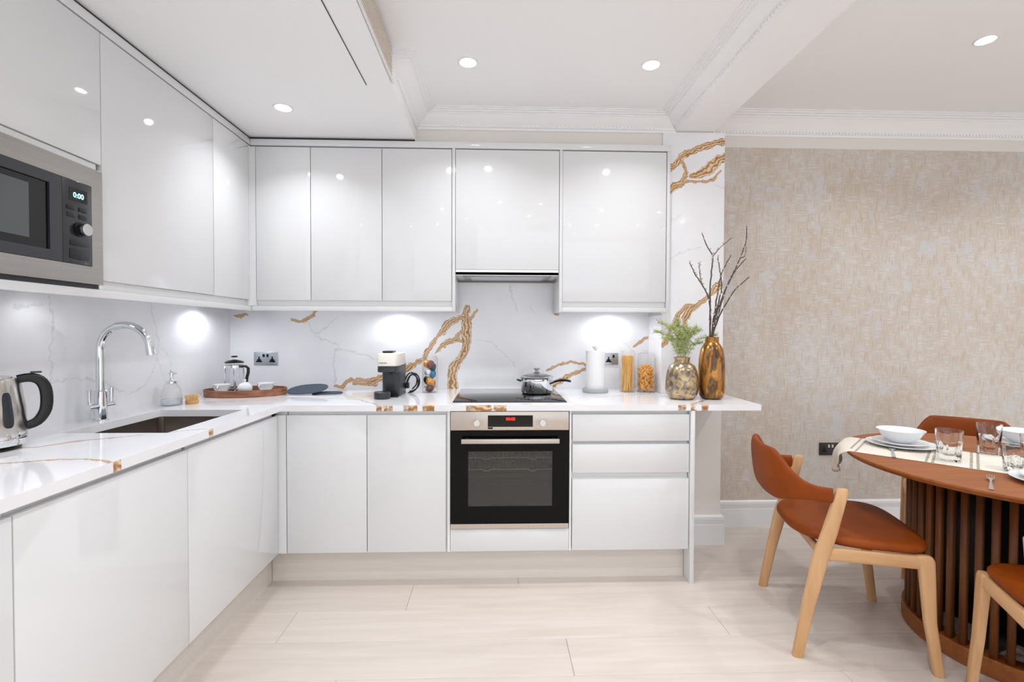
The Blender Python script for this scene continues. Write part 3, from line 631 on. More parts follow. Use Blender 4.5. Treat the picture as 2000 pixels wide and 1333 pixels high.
# ------------------------------------------------------------------ oven
ov = thing('oven', 'built-in electric oven with black glass door', 'oven', (1.754, -.36, .289))
box('chassis', 1.462, 2.046, -.655, -.06, .291, .883, M_dark, ov) if False else None
OY = -.690
boxes('cavity', [(1.462, 1.50, -.66, -.1, .291, .883), (2.01, 2.046, -.66, -.1, .291, .883), (1.50, 2.01, -.66, -.1, .291, .33), (1.50, 2.01, -.66, -.1, .79, .883), (1.50, 2.01, -.12, -.1, .33, .79)], mat('oven_enamel', (150, 146, 140), .25, metal=.5), ov)
cpn = box('control_panel', 1.457, 2.051, OY, -.661, .7895, .8835, M_steelh, ov, .0015)
dp = box('display', 1.643, 1.869, OY-.0012, OY, .807, .865, M_black, cpn)
text('digits', '00:00', .021, (1.757, OY-.0017, .846), (PI/2, 0, 0), M_red, dp)
box('badge', 1.643, 1.668, OY-.0012, OY, .796, .8045, M_black, cpn)
for xx in (1.588, 1.918):
    k = lathe('knob', [(.0175, 0), (.0175, .012), (.015, .02), (0, .02)], mat('knob_silver', (222, 220, 218), .25, metal=.9) if xx < 1.6 else bpy.data.materials['knob_silver'], ov, 32, (xx-1.754, OY+.36, .828-.289), axis='Y')
    bm = bmesh.new()
    for q in range(8):
        a = PI*(-.15+1.3*q/7); px_, pz_ = xx+math.cos(a)*.030*(1), .828+math.sin(a)*.020
        addbox(bm, px_-.0012-1.754, px_+.0012-1.754, OY-.0004+.36, OY+.36, pz_-.0012-.289, pz_+.0012-.289)
    frombm('dial_marks', bm, M_char, ov)
frame = frame_x = None
def frame_xz(name, x0, x1, y0, y1, z0, z1, ix0, ix1, iz0, iz1, m, parent):
    return boxes(name, [(x0, x1, y0, y1, z0, iz0), (x0, x1, y0, y1, iz1, z1), (x0, ix0, y0, y1, iz0, iz1), (ix1, x1, y0, y1, iz0, iz1)], m, parent)
df = frame_xz('door', 1.457, 2.051, OY, -.6615, .318, .7865, 1.545, 1.968, .405, .683, M_oven, ov)
box('glass', 1.545, 1.968, OY+.001, OY+.004, .405, .683, M_tint, df)
box('inner_glass_border', 1.457, 2.051, -.6614, -.6605, .3, .404, M_black, df)
box('bottom_trim', 1.457, 2.051, OY-.001, -.662, .2925, .3165, M_steelh, df)
hn = box('handle', 1.513, 1.999, OY-.045, OY-.033, .7315, .7545, M_steelh, df, .002)
for xx in (1.532, 1.965): box('handle_post', xx, xx+.018, OY-.033, OY, .735, .751, M_dark, hn)
wire = mat('rack_wire', (245, 245, 242), .4)
for zz in (.628, .567):
    bm = bmesh.new()
    tubebm(bm, [(x-1.754, -.60+.36, z-.289) for x, z in ((1.50, zz), (1.61, zz), (1.625, zz-.008), (1.645, zz-.008), (1.66, zz), (1.85, zz), (1.865, zz-.008), (1.885, zz-.008), (1.90, zz), (2.01, zz))], .003, 6)
    tubebm(bm, [(1.5-1.754, -.2+.36, zz-.289), (2.01-1.754, -.2+.36, zz-.289)], .003, 6)
    for q in range(22): xx = 1.52+.0225*q; tubebm(bm, [(xx-1.754, -.60+.36, zz-.289), (xx-1.754, -.2+.36, zz-.289)], .0016, 5)
    frombm('rack', bm, wire, ov)
bm = bmesh.new()
for q in range(7): tubebm(bm, [(1.50-1.754, -.125+.36, .36+.06*q-.289), (2.01-1.754, -.125+.36, .36+.06*q-.289)], .017, 8)
frombm('ribbed_liner', bm, bpy.data.materials['oven_enamel'], ov, True)

# hob
hb = tag(box('hob', 1.459, 2.053, -.605, -.028, .917, .9215, M_black, None, .0015), 'black glass induction hob set in the worktop', 'hob')
boxes('front_edge', [(1.459, 2.053, -.6062, -.605, .9172, .9208)], M_char, hb)

# sockets
def socket(name, label, x0, x1, z0, z1, yw, m, gangs=2, dark=M_dark):
    t = thing(name, label, 'socket', ((x0+x1)/2, yw, z0)); h = z1-z0
    pl = box('plate', x0, x1, yw-.007, yw, z0, z1, m, t, .002)
    for s in range(gangs):
        cx = x0 + (x1-x0)*((.22 if s == 0 else .78) if gangs == 2 else .5) if gangs == 2 else x0+h*.45
        zc = z0+h*.42
        boxes('pin_holes', [(cx-.0045, cx+.0045, yw-.0076, yw-.007, zc-.002, zc+.020), (cx-.018, cx+.018, yw-.0076, yw-.007, zc-.016, zc-.006), (cx-.012, cx+.012, yw-.0076, yw-.007, zc-.008, zc+.004)], dark, pl)
        sx = (x0+x1)/2+(.012 if s else -.012) if gangs == 2 else cx+.032
        box('switch', sx-.007, sx+.007, yw-.0095, yw-.007, z1-.032, z1-.012, dark if m is M_steel2 else M_chrome, pl, .001)
    return t
M_steel2 = mat('socket_steel', (186, 192, 200), .3, metal=.8)
M_gun = mat('gunmetal_plate', (74, 74, 76), .35, metal=.6)
socket('double_socket', 'steel double socket on splashback behind the cafetiere', .15, .297, 1.068, 1.152, 0, M_steel2)
socket('single_socket', 'steel socket on splashback beside the kitchen roll', 2.376, 2.474, 1.073, 1.150, 0, M_steel2, 1)
socket('double_socket', 'dark grey double socket low on the wallpapered wall', 3.833, 3.980, .470, .553, .0275, M_gun)
# ------------------------------------------------------------------ sink and tap
WT = .917
sk = thing('sink', 'undermounted stainless steel sink set in the worktop', 'sink', (.3175, -1.08, .70))
bm = bmesh.new()
def rr(x0, x1, y0, y1, r, z, n=6):
    out = []
    for cx, cy, a0 in ((x1-r, y1-r, 0), (x0+r, y1-r, PI/2), (x0+r, y0+r, PI), (x1-r, y0+r, 1.5*PI)):
        for i in range(n+1):
            a = a0+PI/2*i/n; out.append((cx+r*math.cos(a)-.3175, cy+r*math.sin(a)+1.08, z-.70))
    return out
addrings(bm, [rr(.118, .517, -1.347, -.813, .02, .8868), rr(.128, .507, -1.337, -.823, .022, .8868), rr(.13, .505, -1.335, -.825, .022, .885), rr(.133, .502, -1.332, -.828, .022, .74), rr(.155, .48, -1.31, -.85, .03, .712), rr(.28, .355, -1.12, -1.04, .03, .708)], False, True)
frombm('bowl', bm, M_sink, sk, True, 40)
lathe('drain', [(.0, .001), (.030, .001), (.038, .004), (.042, .001)], M_chrome, sk, 28, (0, 0, .0085))
# short drainer grooves cut in the rim behind the bowl
boxes('drainer_groove', [(.20+.07*i, .208+.07*i, -.826, -.80, WT-.0002, WT+.0004) for i in range(4)], M_chan, sk) if False else None

tp = thing('kitchen_tap', 'chrome swan-neck kitchen tap with two upright levers', 'tap', (.075, -1.09, WT))
lathe('base', [(.027, 0), (.027, .004), (.022, .006), (.0215, .12), (.018, .124), (.0, .124)], M_chrome, tp, 32)
pts = [(0, 0, .12), (0, 0, .20), (0, 0, .290)]
for i in range(1, 17):
    a = PI - PI*1.04*i/16*0.94
    pts.append((.10+.10*math.cos(a), 0, .290+.10*math.sin(a)))
sp = tube('spout', pts, .0148, M_chrome, tp, 20)
e = Vector(pts[-1]); dd = (Vector(pts[-1])-Vector(pts[-2])).normalized()
tube('aerator', [e-dd*.002, e+dd*.030], .0166, M_chrome, sp, 20)
tube('crossbar', [(0, -.062, .060), (0, .062, .060)], .0125, M_chrome, tp, 18)
for s in (-1, 1):
    h = tube('lever', [(0, s*.052, .062), (.0, s*.053, .080), (.0, s*.055, .130)], .0075, M_chrome, tp, 14)

# ------------------------------------------------------------------ kettle
kt = thing('kettle', 'brushed steel electric kettle with black handle', 'kettle', (.134, -1.585, WT), math.radians(45)); kt.scale = (.96, .96, .96)
def klin(t): return .093-.022*t
M_ksteel = mat('kettle_steel', (200, 196, 190), .2, metal=1, noise=.08, nscale=(2, 2, 500))
lathe('base_ring', [(.070, 0), (.092, .004), (.094, .012), (.0935, .040), (.0925, .042)], M_chrome, kt, 48, (0, 0, .012))
lathe('power_base', [(0, 0), (.078, 0), (.080, .006), (.070, .013), (0, .013)], M_dark, kt, 40)
lathe('body', [(.0925, .042), (.0935, .046), (.090, .12), (.080, .195), (.074, .212), (.066, .216), (0, .219)], M_ksteel, kt, 56, (0, 0, .012))
lathe('lid', [(.060, .2165), (.058, .221), (.03, .225), (.012, .226), (.011, .236), (0, .237)], M_ksteel, kt, 40, (0, 0, .012))
hp = bez([Vector(q_) for q_ in [(.070, 0, .210), (.098, 0, .214), (.122, 0, .204), (.136, 0, .176), (.139, 0, .13), (.133, 0, .095), (.115, 0, .066), (.090, 0, .055)]], 3)
rings = []
for i, p in enumerate(hp):
    p = Vector(p); t = (Vector(hp[min(i+1, len(hp)-1)])-Vector(hp[max(i-1, 0)])).normalized(); n_ = Vector((0, 1, 0)); b2 = t.cross(n_)
    rings.append(srect(p+Vector((0, 0, .012)), n_, b2, .014, .0135+.003*math.sin(PI*i/(len(hp)-1)), 3.2))
hd = loft('handle', rings, M_dark, kt)
box('lid_button', .100, .128, -.009, .009, .240, .246, M_char, hd, .002, local=True)
lathe('switch', [(0, 0), (.0, 0)], M_dark, kt) if False else None
# water window on the side facing the room (towards +X -Y => local -Y)
bm = bmesh.new(); ang = math.radians(-58)
def kp(a, z, r): return (r*math.cos(a), r*math.sin(a), z)
rg = []
for k_, (dr_, sc) in enumerate(((-.004, 1.0), (.003, 1.0), (.0035, .8))):
    ring = []
    for i in range(24):
        t = 2*PI*i/24; cs, sn = math.cos(t), math.sin(t)
        zz = .118 + (.056-(1-sc)*.02)*math.copysign(abs(sn)**.45, sn); aa = ang + .145*sc*math.copysign(abs(cs)**.6, cs)
        r = .0935-.0125*smoothstep(.05, .2, zz)*1.1; ring.append(kp(aa, zz+.012, r+dr_))
    rg.append(ring)
addrings(bm, rg, False, True); bmesh.ops.recalc_face_normals(bm, faces=bm.faces[:])
frombm('water_window', bm, mat('window_smoke', (40, 44, 50), .15), kt, True, 40)

# ------------------------------------------------------------------ soap dispenser, brush
sd = thing('soap_dispenser', 'clear glass soap dispenser with chrome pump by the sink', 'dispenser', (.078, -.668, WT))
lathe('bottle', [(0, .0), (.044, .0), (.046, .004), (.045, .03), (.038, .075), (.030, .098), (.022, .108), (.018, .110)], M_glass, sd, 40)
lathe('soap', [(0, .005), (.042, .005), (.0425, .02), (.040, .030), (0, .030)], mat('clear_soap', (225, 232, 236), .05, trans=.9, ior=1.33), sd, 32)
lathe('collar', [(.020, .106), (.024, .108), (.024, .118), (.012, .122), (.0085, .128), (.0085, .150)], M_chrome, sd, 28)
pm = lathe('pump_head', [(.0085, .148), (.013, .150), (.013, .160), (.007, .164), (.004, .176), (0, .177)], M_chrome, sd, 28)
tube('nozzle', [(0, 0, .156), (.026, -.010, .158), (.036, -.014, .152)], [.006, .005, .004], M_chrome, pm)
br = thing('dish_brush', 'small round wooden dish brush with pale bristles', 'brush', (.150, -.625, WT))
lathe('head', [(0, .0), (.026, .0), (.030, .008), (.029, .018), (.0, .020)], mat('beech', (226, 168, 104), .5, noise=.1, nscale=(30, 30, 30)), br, 28)
bm = bmesh.new(); rn = random.Random(4)
for i in range(170):
    a = rn.random()*2*PI; r = .026*math.sqrt(rn.random()); x, y = r*math.cos(a), r*math.sin(a)
    tubebm(bm, [(x, y, .018), (x*1.35, y*1.35, .044+rn.uniform(-.003, .002))], .0009, 4)
tag(frombm('bristles', bm, mat('bristle', (240, 206, 150), .7), br), kind='stuff')

# ------------------------------------------------------------------ tray and coffee things
TX, TY, TA = .252, -.300, math.radians(12)
tr = thing('tray', 'oval walnut-veneer tray with raised rim', 'tray', (TX, TY, WT), TA)
A_, B_ = .213, .128
def oval(a, b, z, n=56): return [(a*math.cos(2*PI*i/n), b*math.sin(2*PI*i/n), z) for i in range(n)]
bm = bmesh.new()
addrings(bm, [oval(A_, B_, 0), oval(A_+.004, B_+.004, .038), oval(A_, B_, .040), oval(A_-.004, B_-.004, .008)], True, True)
bmesh.ops.recalc_face_normals(bm, faces=bm.faces[:])
frombm('rim', bm, M_walnut, tr, True, 35)
bm = bmesh.new(); addrings(bm, [oval(A_-.005, B_-.005, .0082), oval(A_-.005, B_-.005, .010)]); frombm('base', bm, mat('dark_walnut', (92, 50, 40), .5), tr)
TZ = WT+.0102
# cafetiere
cf = thing('cafetiere', 'glass cafetiere with chrome frame and black handle on the tray', 'coffee press', (.150, -.232, TZ), math.radians(-12))
CR = .046
lathe('beaker', [(0, .012), (CR-.004, .012), (CR, .018), (CR, .165), (CR+.002, .170)], M_glass, cf, 40)
bm = bmesh.new()
for a in (45, 135, 225, 315):
    a = math.radians(a); c, s = (CR+.003)*math.cos(a), (CR+.003)*math.sin(a)
    tubebm(bm, [(c, s, 0), (c, s, .150)], .0028, 8)
frombm('frame', bm, M_chrome, cf, True)
lathe('band', [(CR+.001, .0), (CR+.0035, .0), (CR+.0035, .014), (CR+.001, .014)], M_chrome, cf, 40); 
lathe('top_band', [(CR+.001, .143), (CR+.0035, .143), (CR+.0035, .158), (CR+.001, .158)], M_chrome, cf, 40)
lathe('lid', [(0, .172), (CR+.004, .171), (CR+.005, .176), (CR-.01, .184), (.01, .190), (0, .190)], M_dark, cf, 40)
pg_ = tube('plunger', [(0, 0, .02), (0, 0, .205)], .0022, M_chrome, cf, 8)
lathe('plunger_knob', [(.003, .202), (.017, .204), (.018, .208), (.014, .212), (0, .213)], M_dark, pg_, 24)
lathe('filter', [(0, .018), (CR-.003, .018), (CR-.003, .024), (0, .024)], M_steel, cf, 32)
hpts = [(CR+.003, 0, .150), (CR+.030, 0, .152), (CR+.046, 0, .140), (CR+.045, 0, .115), (CR+.036, 0, .085), (CR+.034, 0, .062)]
rings = []
for i, p in enumerate(hpts):
    p = Vector(p); t = (Vector(hpts[min(i+1, 5)])-Vector(hpts[max(i-1, 0)])).normalized(); n_ = Vector((0, 1, 0))
    rings.append(srect(p, n_, t.cross(n_), .008, .007, 3))
loft('handle', rings, M_dark, cf)
def cupset(x, y, lb, rz, gl, hl=1):
    c = thing('coffee_cup', lb, 'cup', (x, y, TZ+.0098), rz, gl)
    lathe('bowl', [(0, .001), (.022, .001), (.024, .0), (.025, .003), (.040, .022), (.045, .046), (.0435, .047), (.038, .024), (.022, .006), (0, .005)], M_white, c, 40)
    pts = [(.041+.0, 0, .040), (.056, 0, .042), (.063, 0, .032), (.057, 0, .020), (.038, 0, .016)]
    tube('handle', pts, .0038, M_white, c, 10)
    s = tag(lathe('saucer', [(0, .001), (.028, 0), (.032, .002), (.060, .0085), (.0615, .010), (.055, .0095), (.030, .004), (0, .0035)], M_white, None, 44), lb.replace('cup', 'saucer', 1).replace('with its handle to the front', 'under the left cup').replace('with a curled handle', 'under the right cup'), 'saucer', 'white saucers on the tray')
    s.location = (x, y, TZ)
    return c
cupset(.135, -.338, 'white coffee cup with its handle to the front, left on the tray', math.radians(-80), 'white coffee cups on the tray')
cupset(.345, -.262, 'white coffee cup with a curled handle, right on the tray', math.radians(-100), 'white coffee cups on the tray')
pt_ = thing('lidded_pot', 'small white lidded pot on the tray between two cups', 'pot', (.247, -.305, TZ))
lathe('pot', [(0, 0), (.022, 0), (.034, .010), (.040, .026), (.038, .040), (.034, .046), (.0325, .044), (.036, .026), (.0, .004)], M_white, pt_, 40)
ld = lathe('lid', [(.0345, .0462), (.028, .056), (.012, .063), (.006, .065), (.005, .069), (.0085, .075), (.007, .081), (0, .083)], M_white, pt_, 36)
sr = thing('coffee_sachet', 'dark brown coffee sachet lying on the wooden tray', 'sachet', (.196, -.318, TZ), .4)
box('packet', -.03, .03, -.02, .02, .0, .012, mat('sachet_brown', (58, 26, 20), .4), sr, .004, local=True)
st = thing('sugar_stick', 'brown striped sugar stick leaning on the small pot', 'sachet', (.213, -.335, TZ+.001), .9)
loft('stick', [srect((-.024+.048*i/4, 0, .004+.042*i/4), (0, 1, 0), (-.6, 0, .8), .006, .002, 3) for i in range(5)], mat('sachet_tan', (176, 132, 104), .5), st)

# ------------------------------------------------------------------ felt mats
def mat_oval(name, lb, x, y, z, rz, a, b, tilt=0):
    t = thing(name, lb, 'mat', (x, y, z), rz, None)
    def ov_(f, zz): return [Vector((f*a*math.copysign(abs(math.cos(q))**.8, math.cos(q)), f*b*math.copysign(abs(math.sin(q))**.8, math.sin(q)), zz + tilt*(math.cos(q)*a+a) + tilt*3.2*(math.sin(q)*b+b))) for q in [2*PI*i/44 for i in range(44)]]
    bm = bmesh.new(); addrings(bm, [ov_(.985, 0), ov_(1, .002), ov_(1, .005), ov_(.985, .0072)]); bmesh.ops.recalc_face_normals(bm, faces=bm.faces[:])
    pad = frombm('pad', bm, M_felt, t, True, 60)
    bm = bmesh.new(); r = ov_(.93, .0076); addrings(bm, [[p for p in ov_(.94, .0073)], [p for p in ov_(.93, .0084)], [p for p in ov_(.915, .0073)]], False, False)
    frombm('stitched_edge', bm, mat('felt_stitch', (70, 80, 96), .9), pad, True)
mat_oval('heat_mat', 'slate-blue felt mat lying flat under the other one', .690, -.235, WT+.0002, math.radians(10), .085, .055)
mat_oval('heat_mat', 'slate-blue felt mat resting on top, left one', .585, -.262, WT+.0006, math.radians(10), .112, .066, .08)

# ------------------------------------------------------------------ coffee machine
cm = thing('coffee_machine', 'small pod coffee machine, black body and cream head', 'coffee machine', (1.08, -.30, WT))
M_cream = mat('cream_plastic', (240, 236, 228), .3)
def rbox(name, x0, x1, y0, y1, z0, z1, m, parent, e=6, n=36, top=1.0, lean=0):
    cx, cy = (x0+x1)/2-parent.location.x, (y0+y1)/2-parent.location.y; zo = parent.location.z if parent.parent is None else rootloc(parent).z
    if parent.parent: d = rootloc(parent); cx, cy = (x0+x1)/2-d.x, (y0+y1)/2-d.y
    rg = []
    for z, f in ((z0, .965), (z0+.004, 1), (z1-.005, top), (z1, top*.97)):
        rg.append(srect((cx, cy+lean*(z-z0), z-zo), (1, 0, 0), (0, 1, 0), (x1-x0)/2*f, (y1-y0)/2*f, e, n))
    return loft(name, rg, m, parent, auto=45)
rbox('column', 1.037, 1.140, -.375, -.165, WT+.001, 1.098, M_char, cm)
rbox('back_panel', 1.045, 1.136, -.19, -.155, WT+.001, 1.10, M_dark, cm)
rbox('brew_head', 1.021, 1.141, -.435, -.165, 1.058, 1.092, M_char, cm, 5)
hd = rbox('cream_cover', 1.019, 1.143, -.440, -.160, 1.0925, 1.160, M_cream, cm, 5)
text('lettering', 'nespresso', .0115, (1.062, -.4412, 1.112), (PI/2, 0, 0), M_char, hd)
rbox('lever', 1.022, 1.085, -.30, -.19, 1.160, 1.171, M_dark, cm, 5)
lathe('spout', [(.016, .128), (.020, .142), (.0, .142)], M_dark, cm, 24, (0, -.085, 0))
lathe('drip_cup_stand', [(0, 0), (.042, 0), (.044, .006), (.044, .034), (.040, .038), (.036, .036), (0, .034)], M_char, cm, 40, (-.018, -.155, .0005))
lathe('drip_grid', [(0, .0375), (.034, .0375)], M_dark, cm, 32, (-.018, -.155, .0))
box('foot_plate', 1.040, 1.137, -.41, -.17, WT, WT+.008, M_dark, cm, .002)
cpts = [Vector((.062, .10, .03)), Vector((.085, .11, .10)), Vector((.115, .115, .115)), Vector((.140, .112, .085)), Vector((.138, .108, .045)), Vector((.115, .10, .018)), Vector((.085, .095, .010))]
bm = bmesh.new(); tubebm(bm, bez(cpts), .0042, 8); tubebm(bm, bez([p+Vector((-.007, -.004, -.008)) for p in cpts]), .0042, 8); tubebm(bm, bez([p+Vector((-.016, .004, .004)) for p in cpts[:6]]), .0042, 8)
frombm('power_cord', bm, M_dark, cm, True)
rbox('plug', 1.142, 1.165, -.225, -.20, WT+.03, WT+.062, M_dark, cm)

# ------------------------------------------------------------------ jars
def jar(name, lb, x, y, r, h, grp=None, lid=None):
    t = thing(name, lb, 'jar', (x, y, WT), 0, grp)
    lathe('glass', [(0, .004), (r-.004, .004), (r-.001, .0), (r, .004), (r, h-.018), (r-.008, h-.006), (r-.008, h)], M_glass, t, 44)
    lathe('glass_foot', [(0, .0002), (r-.003, .0002), (r-.003, .0036), (0, .0036)], mat('jar_foot', (215, 226, 230), .05, trans=.8) if 'jar_foot' not in bpy.data.materials else bpy.data.materials['jar_foot'], t, 36)
    if lid: lathe('lid', [(r-.008, h), (r-.004, h+.002), (r-.004, h+.010), (r-.02, h+.016), (.010, h+.018), (.012, h+.030), (0, h+.031)], M_glass, t, 36)
    return t
jar('capsule_jar', 'tall clear glass jar of coffee capsules beside the hob', 1.283, -.180, .047, .225)
caps = [(-.030, .012, .172, (236, 166, 60), 'orange'), (.006, -.010, .170, (142, 80, 92), 'plum'), (.032, .004, .150, (32, 60, 50), 'dark green'), (-.014, -.018, .122, (214, 222, 228), 'silver'), (.026, -.012, .112, (40, 120, 180), 'blue'), (-.026, .010, .074, (24, 36, 32), 'black-green'), (.006, -.022, .072, (238, 168, 70), 'amber'), (.030, .012, .046, (200, 140, 96), 'caramel'), (.0, -.014, .028, (110, 70, 72), 'dark mauve'), (-.024, .004, .030, (232, 228, 224), 'white')]
for i, (x, y, z, c, nm) in enumerate(caps):
    k = thing('coffee_capsule', '%s foil coffee capsule in the glass jar, %s' % (nm, ['top left', 'top middle', 'upper right', 'largest, left of centre', 'right of centre', 'lower left', 'low centre', 'low right', 'at the bottom, middle', 'bottom left'][i]), 'capsule', (1.283+x*.62, -.180+y*.7, WT+z-.0), 0, 'coffee capsules in the jar')
    mm_ = mat('foil_'+nm.replace(' ', '_').replace('-', '_'), c, .3, metal=.55)
    r = .0225
    lathe('dome', [(0, r*.95), (r*.5, r*.85), (r*.85, r*.45), (r, 0), (r*1.13, -.001), (r*1.13, -.003), (0, -.004)], mm_, k, 24)
    k.rotation_euler = (math.radians(60+25*math.sin(i*2.1)), math.radians(30*math.sin(i*1.3)), i*.9-2)
    k.rotation_euler = (math.radians(75), 0, math.radians([30, -5, -50, 8, -30, 40, 0, -60, 10, 35][i]))
# spaghetti
jar('pasta_jar', 'narrow clear glass jar of spaghetti', 2.493, -.155, .048, .255, 'pasta jars')
sp_ = thing('spaghetti', 'bundle of dry spaghetti standing in the narrow jar', 'pasta', (2.493, -.155, WT+.005))
bm = bmesh.new(); rn = random.Random(2)
for i in range(190):
    a = rn.random()*2*PI; r = .038*math.sqrt(rn.random()); a2 = a+rn.uniform(-.9, .9); r2 = .038*math.sqrt(rn.random())
    if i % 3: x0, y0 = r*math.cos(a), r*math.sin(a); x1, y1 = r2*math.cos(a2), r2*math.sin(a2)
    else: x0, y0 = r*math.cos(a), r*math.sin(a); x1, y1 = -x0*.9, y0
    tubebm(bm, [(x0, y0, 0), (x1, y1, .212+rn.uniform(-.006, .008))], .0012, 4)
tag(frombm('strands', bm, mat('dry_spaghetti', (255, 206, 118), .45), sp_), kind='stuff')
jar('pasta_jar', 'wide clear glass jar of short twisted pasta', 2.607, -.165, .056, .225, 'pasta jars', True)
sp_ = thing('short_pasta', 'heap of short orange pasta twists inside the wide jar', 'pasta', (2.607, -.165, WT+.008))
bm = bmesh.new(); rn = random.Random(5)
for i in range(620):
    a = rn.random()*2*PI; r = .045*math.sqrt(rn.random()); z = .006+.150*rn.random(); 
    if z > .135 and r > .03: continue
    p = Vector((r*math.cos(a), r*math.sin(a), z)); d = Vector((rn.uniform(-1, 1), rn.uniform(-1, 1), rn.uniform(-1, 1))).normalized(); e_ = d.orthogonal().normalized()
    tubebm(bm, [p-d*.010, p-d*.003+e_*.003, p+d*.004-e_*.002, p+d*.010+e_*.002], [.0034, .0042, .0042, .003], 5)
tag(frombm('pieces', bm, mat('dry_pasta', (255, 190, 88), .45, noise=.15, nscale=(90, 90, 90)), sp_), kind='stuff')

# kitchen roll
kr = thing('kitchen_roll_holder', 'grey stone kitchen roll stand with a top knob', 'holder', (2.290, -.175, WT))
lathe('base', [(0, 0), (.076, 0), (.078, .003), (.078, .020), (.076, .023), (0, .023)], mat('grey_stone', (176, 180, 180), .5, noise=.1, nscale=(60, 60, 60)), kr, 48)
tube('pole', [(0, 0, .022), (0, 0, .275)], .006, M_chrome, kr)
lathe('knob', [(.006, .262), (.012, .266), (.019, .276), (.017, .281), (0, .283)], M_white, kr, 28)
ro = thing('kitchen_roll', 'white paper kitchen roll on the grey stand', 'kitchen roll', (2.290, -.175, WT+.0232))
M_pt = mat('paper_towel', (240, 240, 241), .9, bump=.5, nscale=(160, 160, 160))
lathe('paper', [(.022, 0), (.056, 0), (.057, .003), (.057, .227), (.056, .230), (.022, .230), (.022, 0)], M_pt, ro, 56)
boxes('loose_sheet', [(.020, .0575, -.0572, -.0566, .004, .226)], M_pt, ro, local=True) if False else None

# saucepan
sc = thing('saucepan', 'polished steel saucepan with glass lid on the hob', 'saucepan', (1.925, -.245, .9217))
Rp = .094
lathe('pan', [(0, 0), (Rp-.012, 0), (Rp-.004, .003), (Rp, .010), (Rp, .088), (Rp+.005, .094), (Rp+.004, .096), (Rp-.003, .092), (Rp-.003, .010), (0, .006)], M_chrome, sc, 56)
ld = lathe('lid', [(Rp+.002, .0965), (Rp-.006, .101), (Rp-.03, .110), (.02, .118), (0, .119)], M_glass, sc, 48)
lathe('lid_rim', [(Rp+.003, .0955), (Rp+.005, .098), (Rp-.004, .1025), (Rp-.006, .100)], M_chrome, ld, 48)
lathe('lid_knob', [(.018, .118), (.020, .121), (.009, .126), (.009, .136), (.019, .143), (.018, .148), (0, .149)], M_steel, ld, 28)
d0 = Vector((.80, -.60, 0)).normalized(); n_ = Vector((-d0.y, d0.x, 0))
bm = bmesh.new(); addrings(bm, [srect(d0*(Rp-.002+.012*i)+Vector((0, 0, .066+.004*i)), n_, (0, 0, 1), .010-.001*i, .010-.001*i, 2) for i in range(4)])
bk = frombm('bracket', bm, M_chrome, sc, True)
rings = []
for i in range(9):
    t = i/8; p = d0*(Rp+.026+.105*t)+Vector((0, 0, .074+.016*math.sin(t*PI*.62)-.006*t*t)); rings.append(srect(p, n_, (0, 0, 1), .0085+.004*math.sin(t*PI), .006+.0015*math.sin(t*PI), 3))
loft('handle', rings, M_dark, bk)
# loop handle on the far left
tube('loop_handle', [(-Rp, -.022, .072), (-Rp-.020, -.020, .078), (-Rp-.024, 0, .080), (-Rp-.020, .020, .078), (-Rp, .022, .072)], .004, M_dark, sc)

# ------------------------------------------------------------------ vases
def vasemat(name, cs, sc):
    m = bpy.data.materials.new(name); m.use_nodes = True; nt = m.node_tree; N = nt.nodes.new; Lk = nt.links.new; b = nt.nodes['Principled BSDF']
    b.inputs['Metallic'].default_value = .8; b.inputs['Roughness'].default_value = .22
    tc = N('ShaderNodeTexCoord'); mp = N('ShaderNodeMapping'); mp.inputs['Scale'].default_value = sc; Lk(tc.outputs['Object'], mp.inputs[0])
    n = N('ShaderNodeTexNoise'); n.inputs['Scale'].default_value = 1; n.inputs['Detail'].default_value = 7; n.inputs['Roughness'].default_value = .65; n.inputs['Distortion'].default_value = .8; Lk(mp.outputs[0], n.inputs['Vector'])
    r = N('ShaderNodeValToRGB'); e = r.color_ramp.elements; e[0].position = .30; e[0].color = lin(cs[0]); e[1].position = .72; e[1].color = lin(cs[3]); e.new(.45).color = lin(cs[1]); e.new(.55).color = lin(cs[2])
    Lk(n.outputs[0], r.inputs[0]); Lk(r.outputs[0], b.inputs['Base Color'])
    bp = N('ShaderNodeBump'); bp.inputs['Strength'].default_value = .4; bp.inputs['Distance'].default_value = .002; Lk(n.outputs[0], bp.inputs['Height']); Lk(bp.outputs[0], b.inputs['Normal'])
    return m
v1 = tag(lathe('vase', [(0, .002), (.055, 0), (.066, .004), (.080, .022), (.088, .055), (.086, .110), (.079, .155), (.066, .185), (.046, .199), (.039, .206), (.041, .222), (.043, .230), (.041, .231), (.037, .220), (.035, .206), (0, .203)], vasemat('mercury_gold', ((92, 84, 80), (148, 138, 128), (204, 176, 126), (184, 178, 172)), (34, 34, 34)), None, 56), 'squat silver-gold mottled glass vase', 'vase')
v1.location = (2.712, -.468, WT)
v2 = tag(lathe('vase', [(0, .002), (.042, 0), (.056, .005), (.066, .022), (.070, .06), (.0695, .16), (.067, .225), (.058, .275), (.042, .305), (.036, .312), (.036, .336), (.038, .341), (.036, .342), (.033, .335), (.033, .31), (0, .306)], vasemat('bronze_gold', ((72, 60, 54), (118, 90, 64), (200, 138, 62), (138, 122, 114)), (26, 26, 10)), None, 56), 'tall amber-bronze mottled glass vase', 'vase')
v2.location = (2.878, -.468, WT)
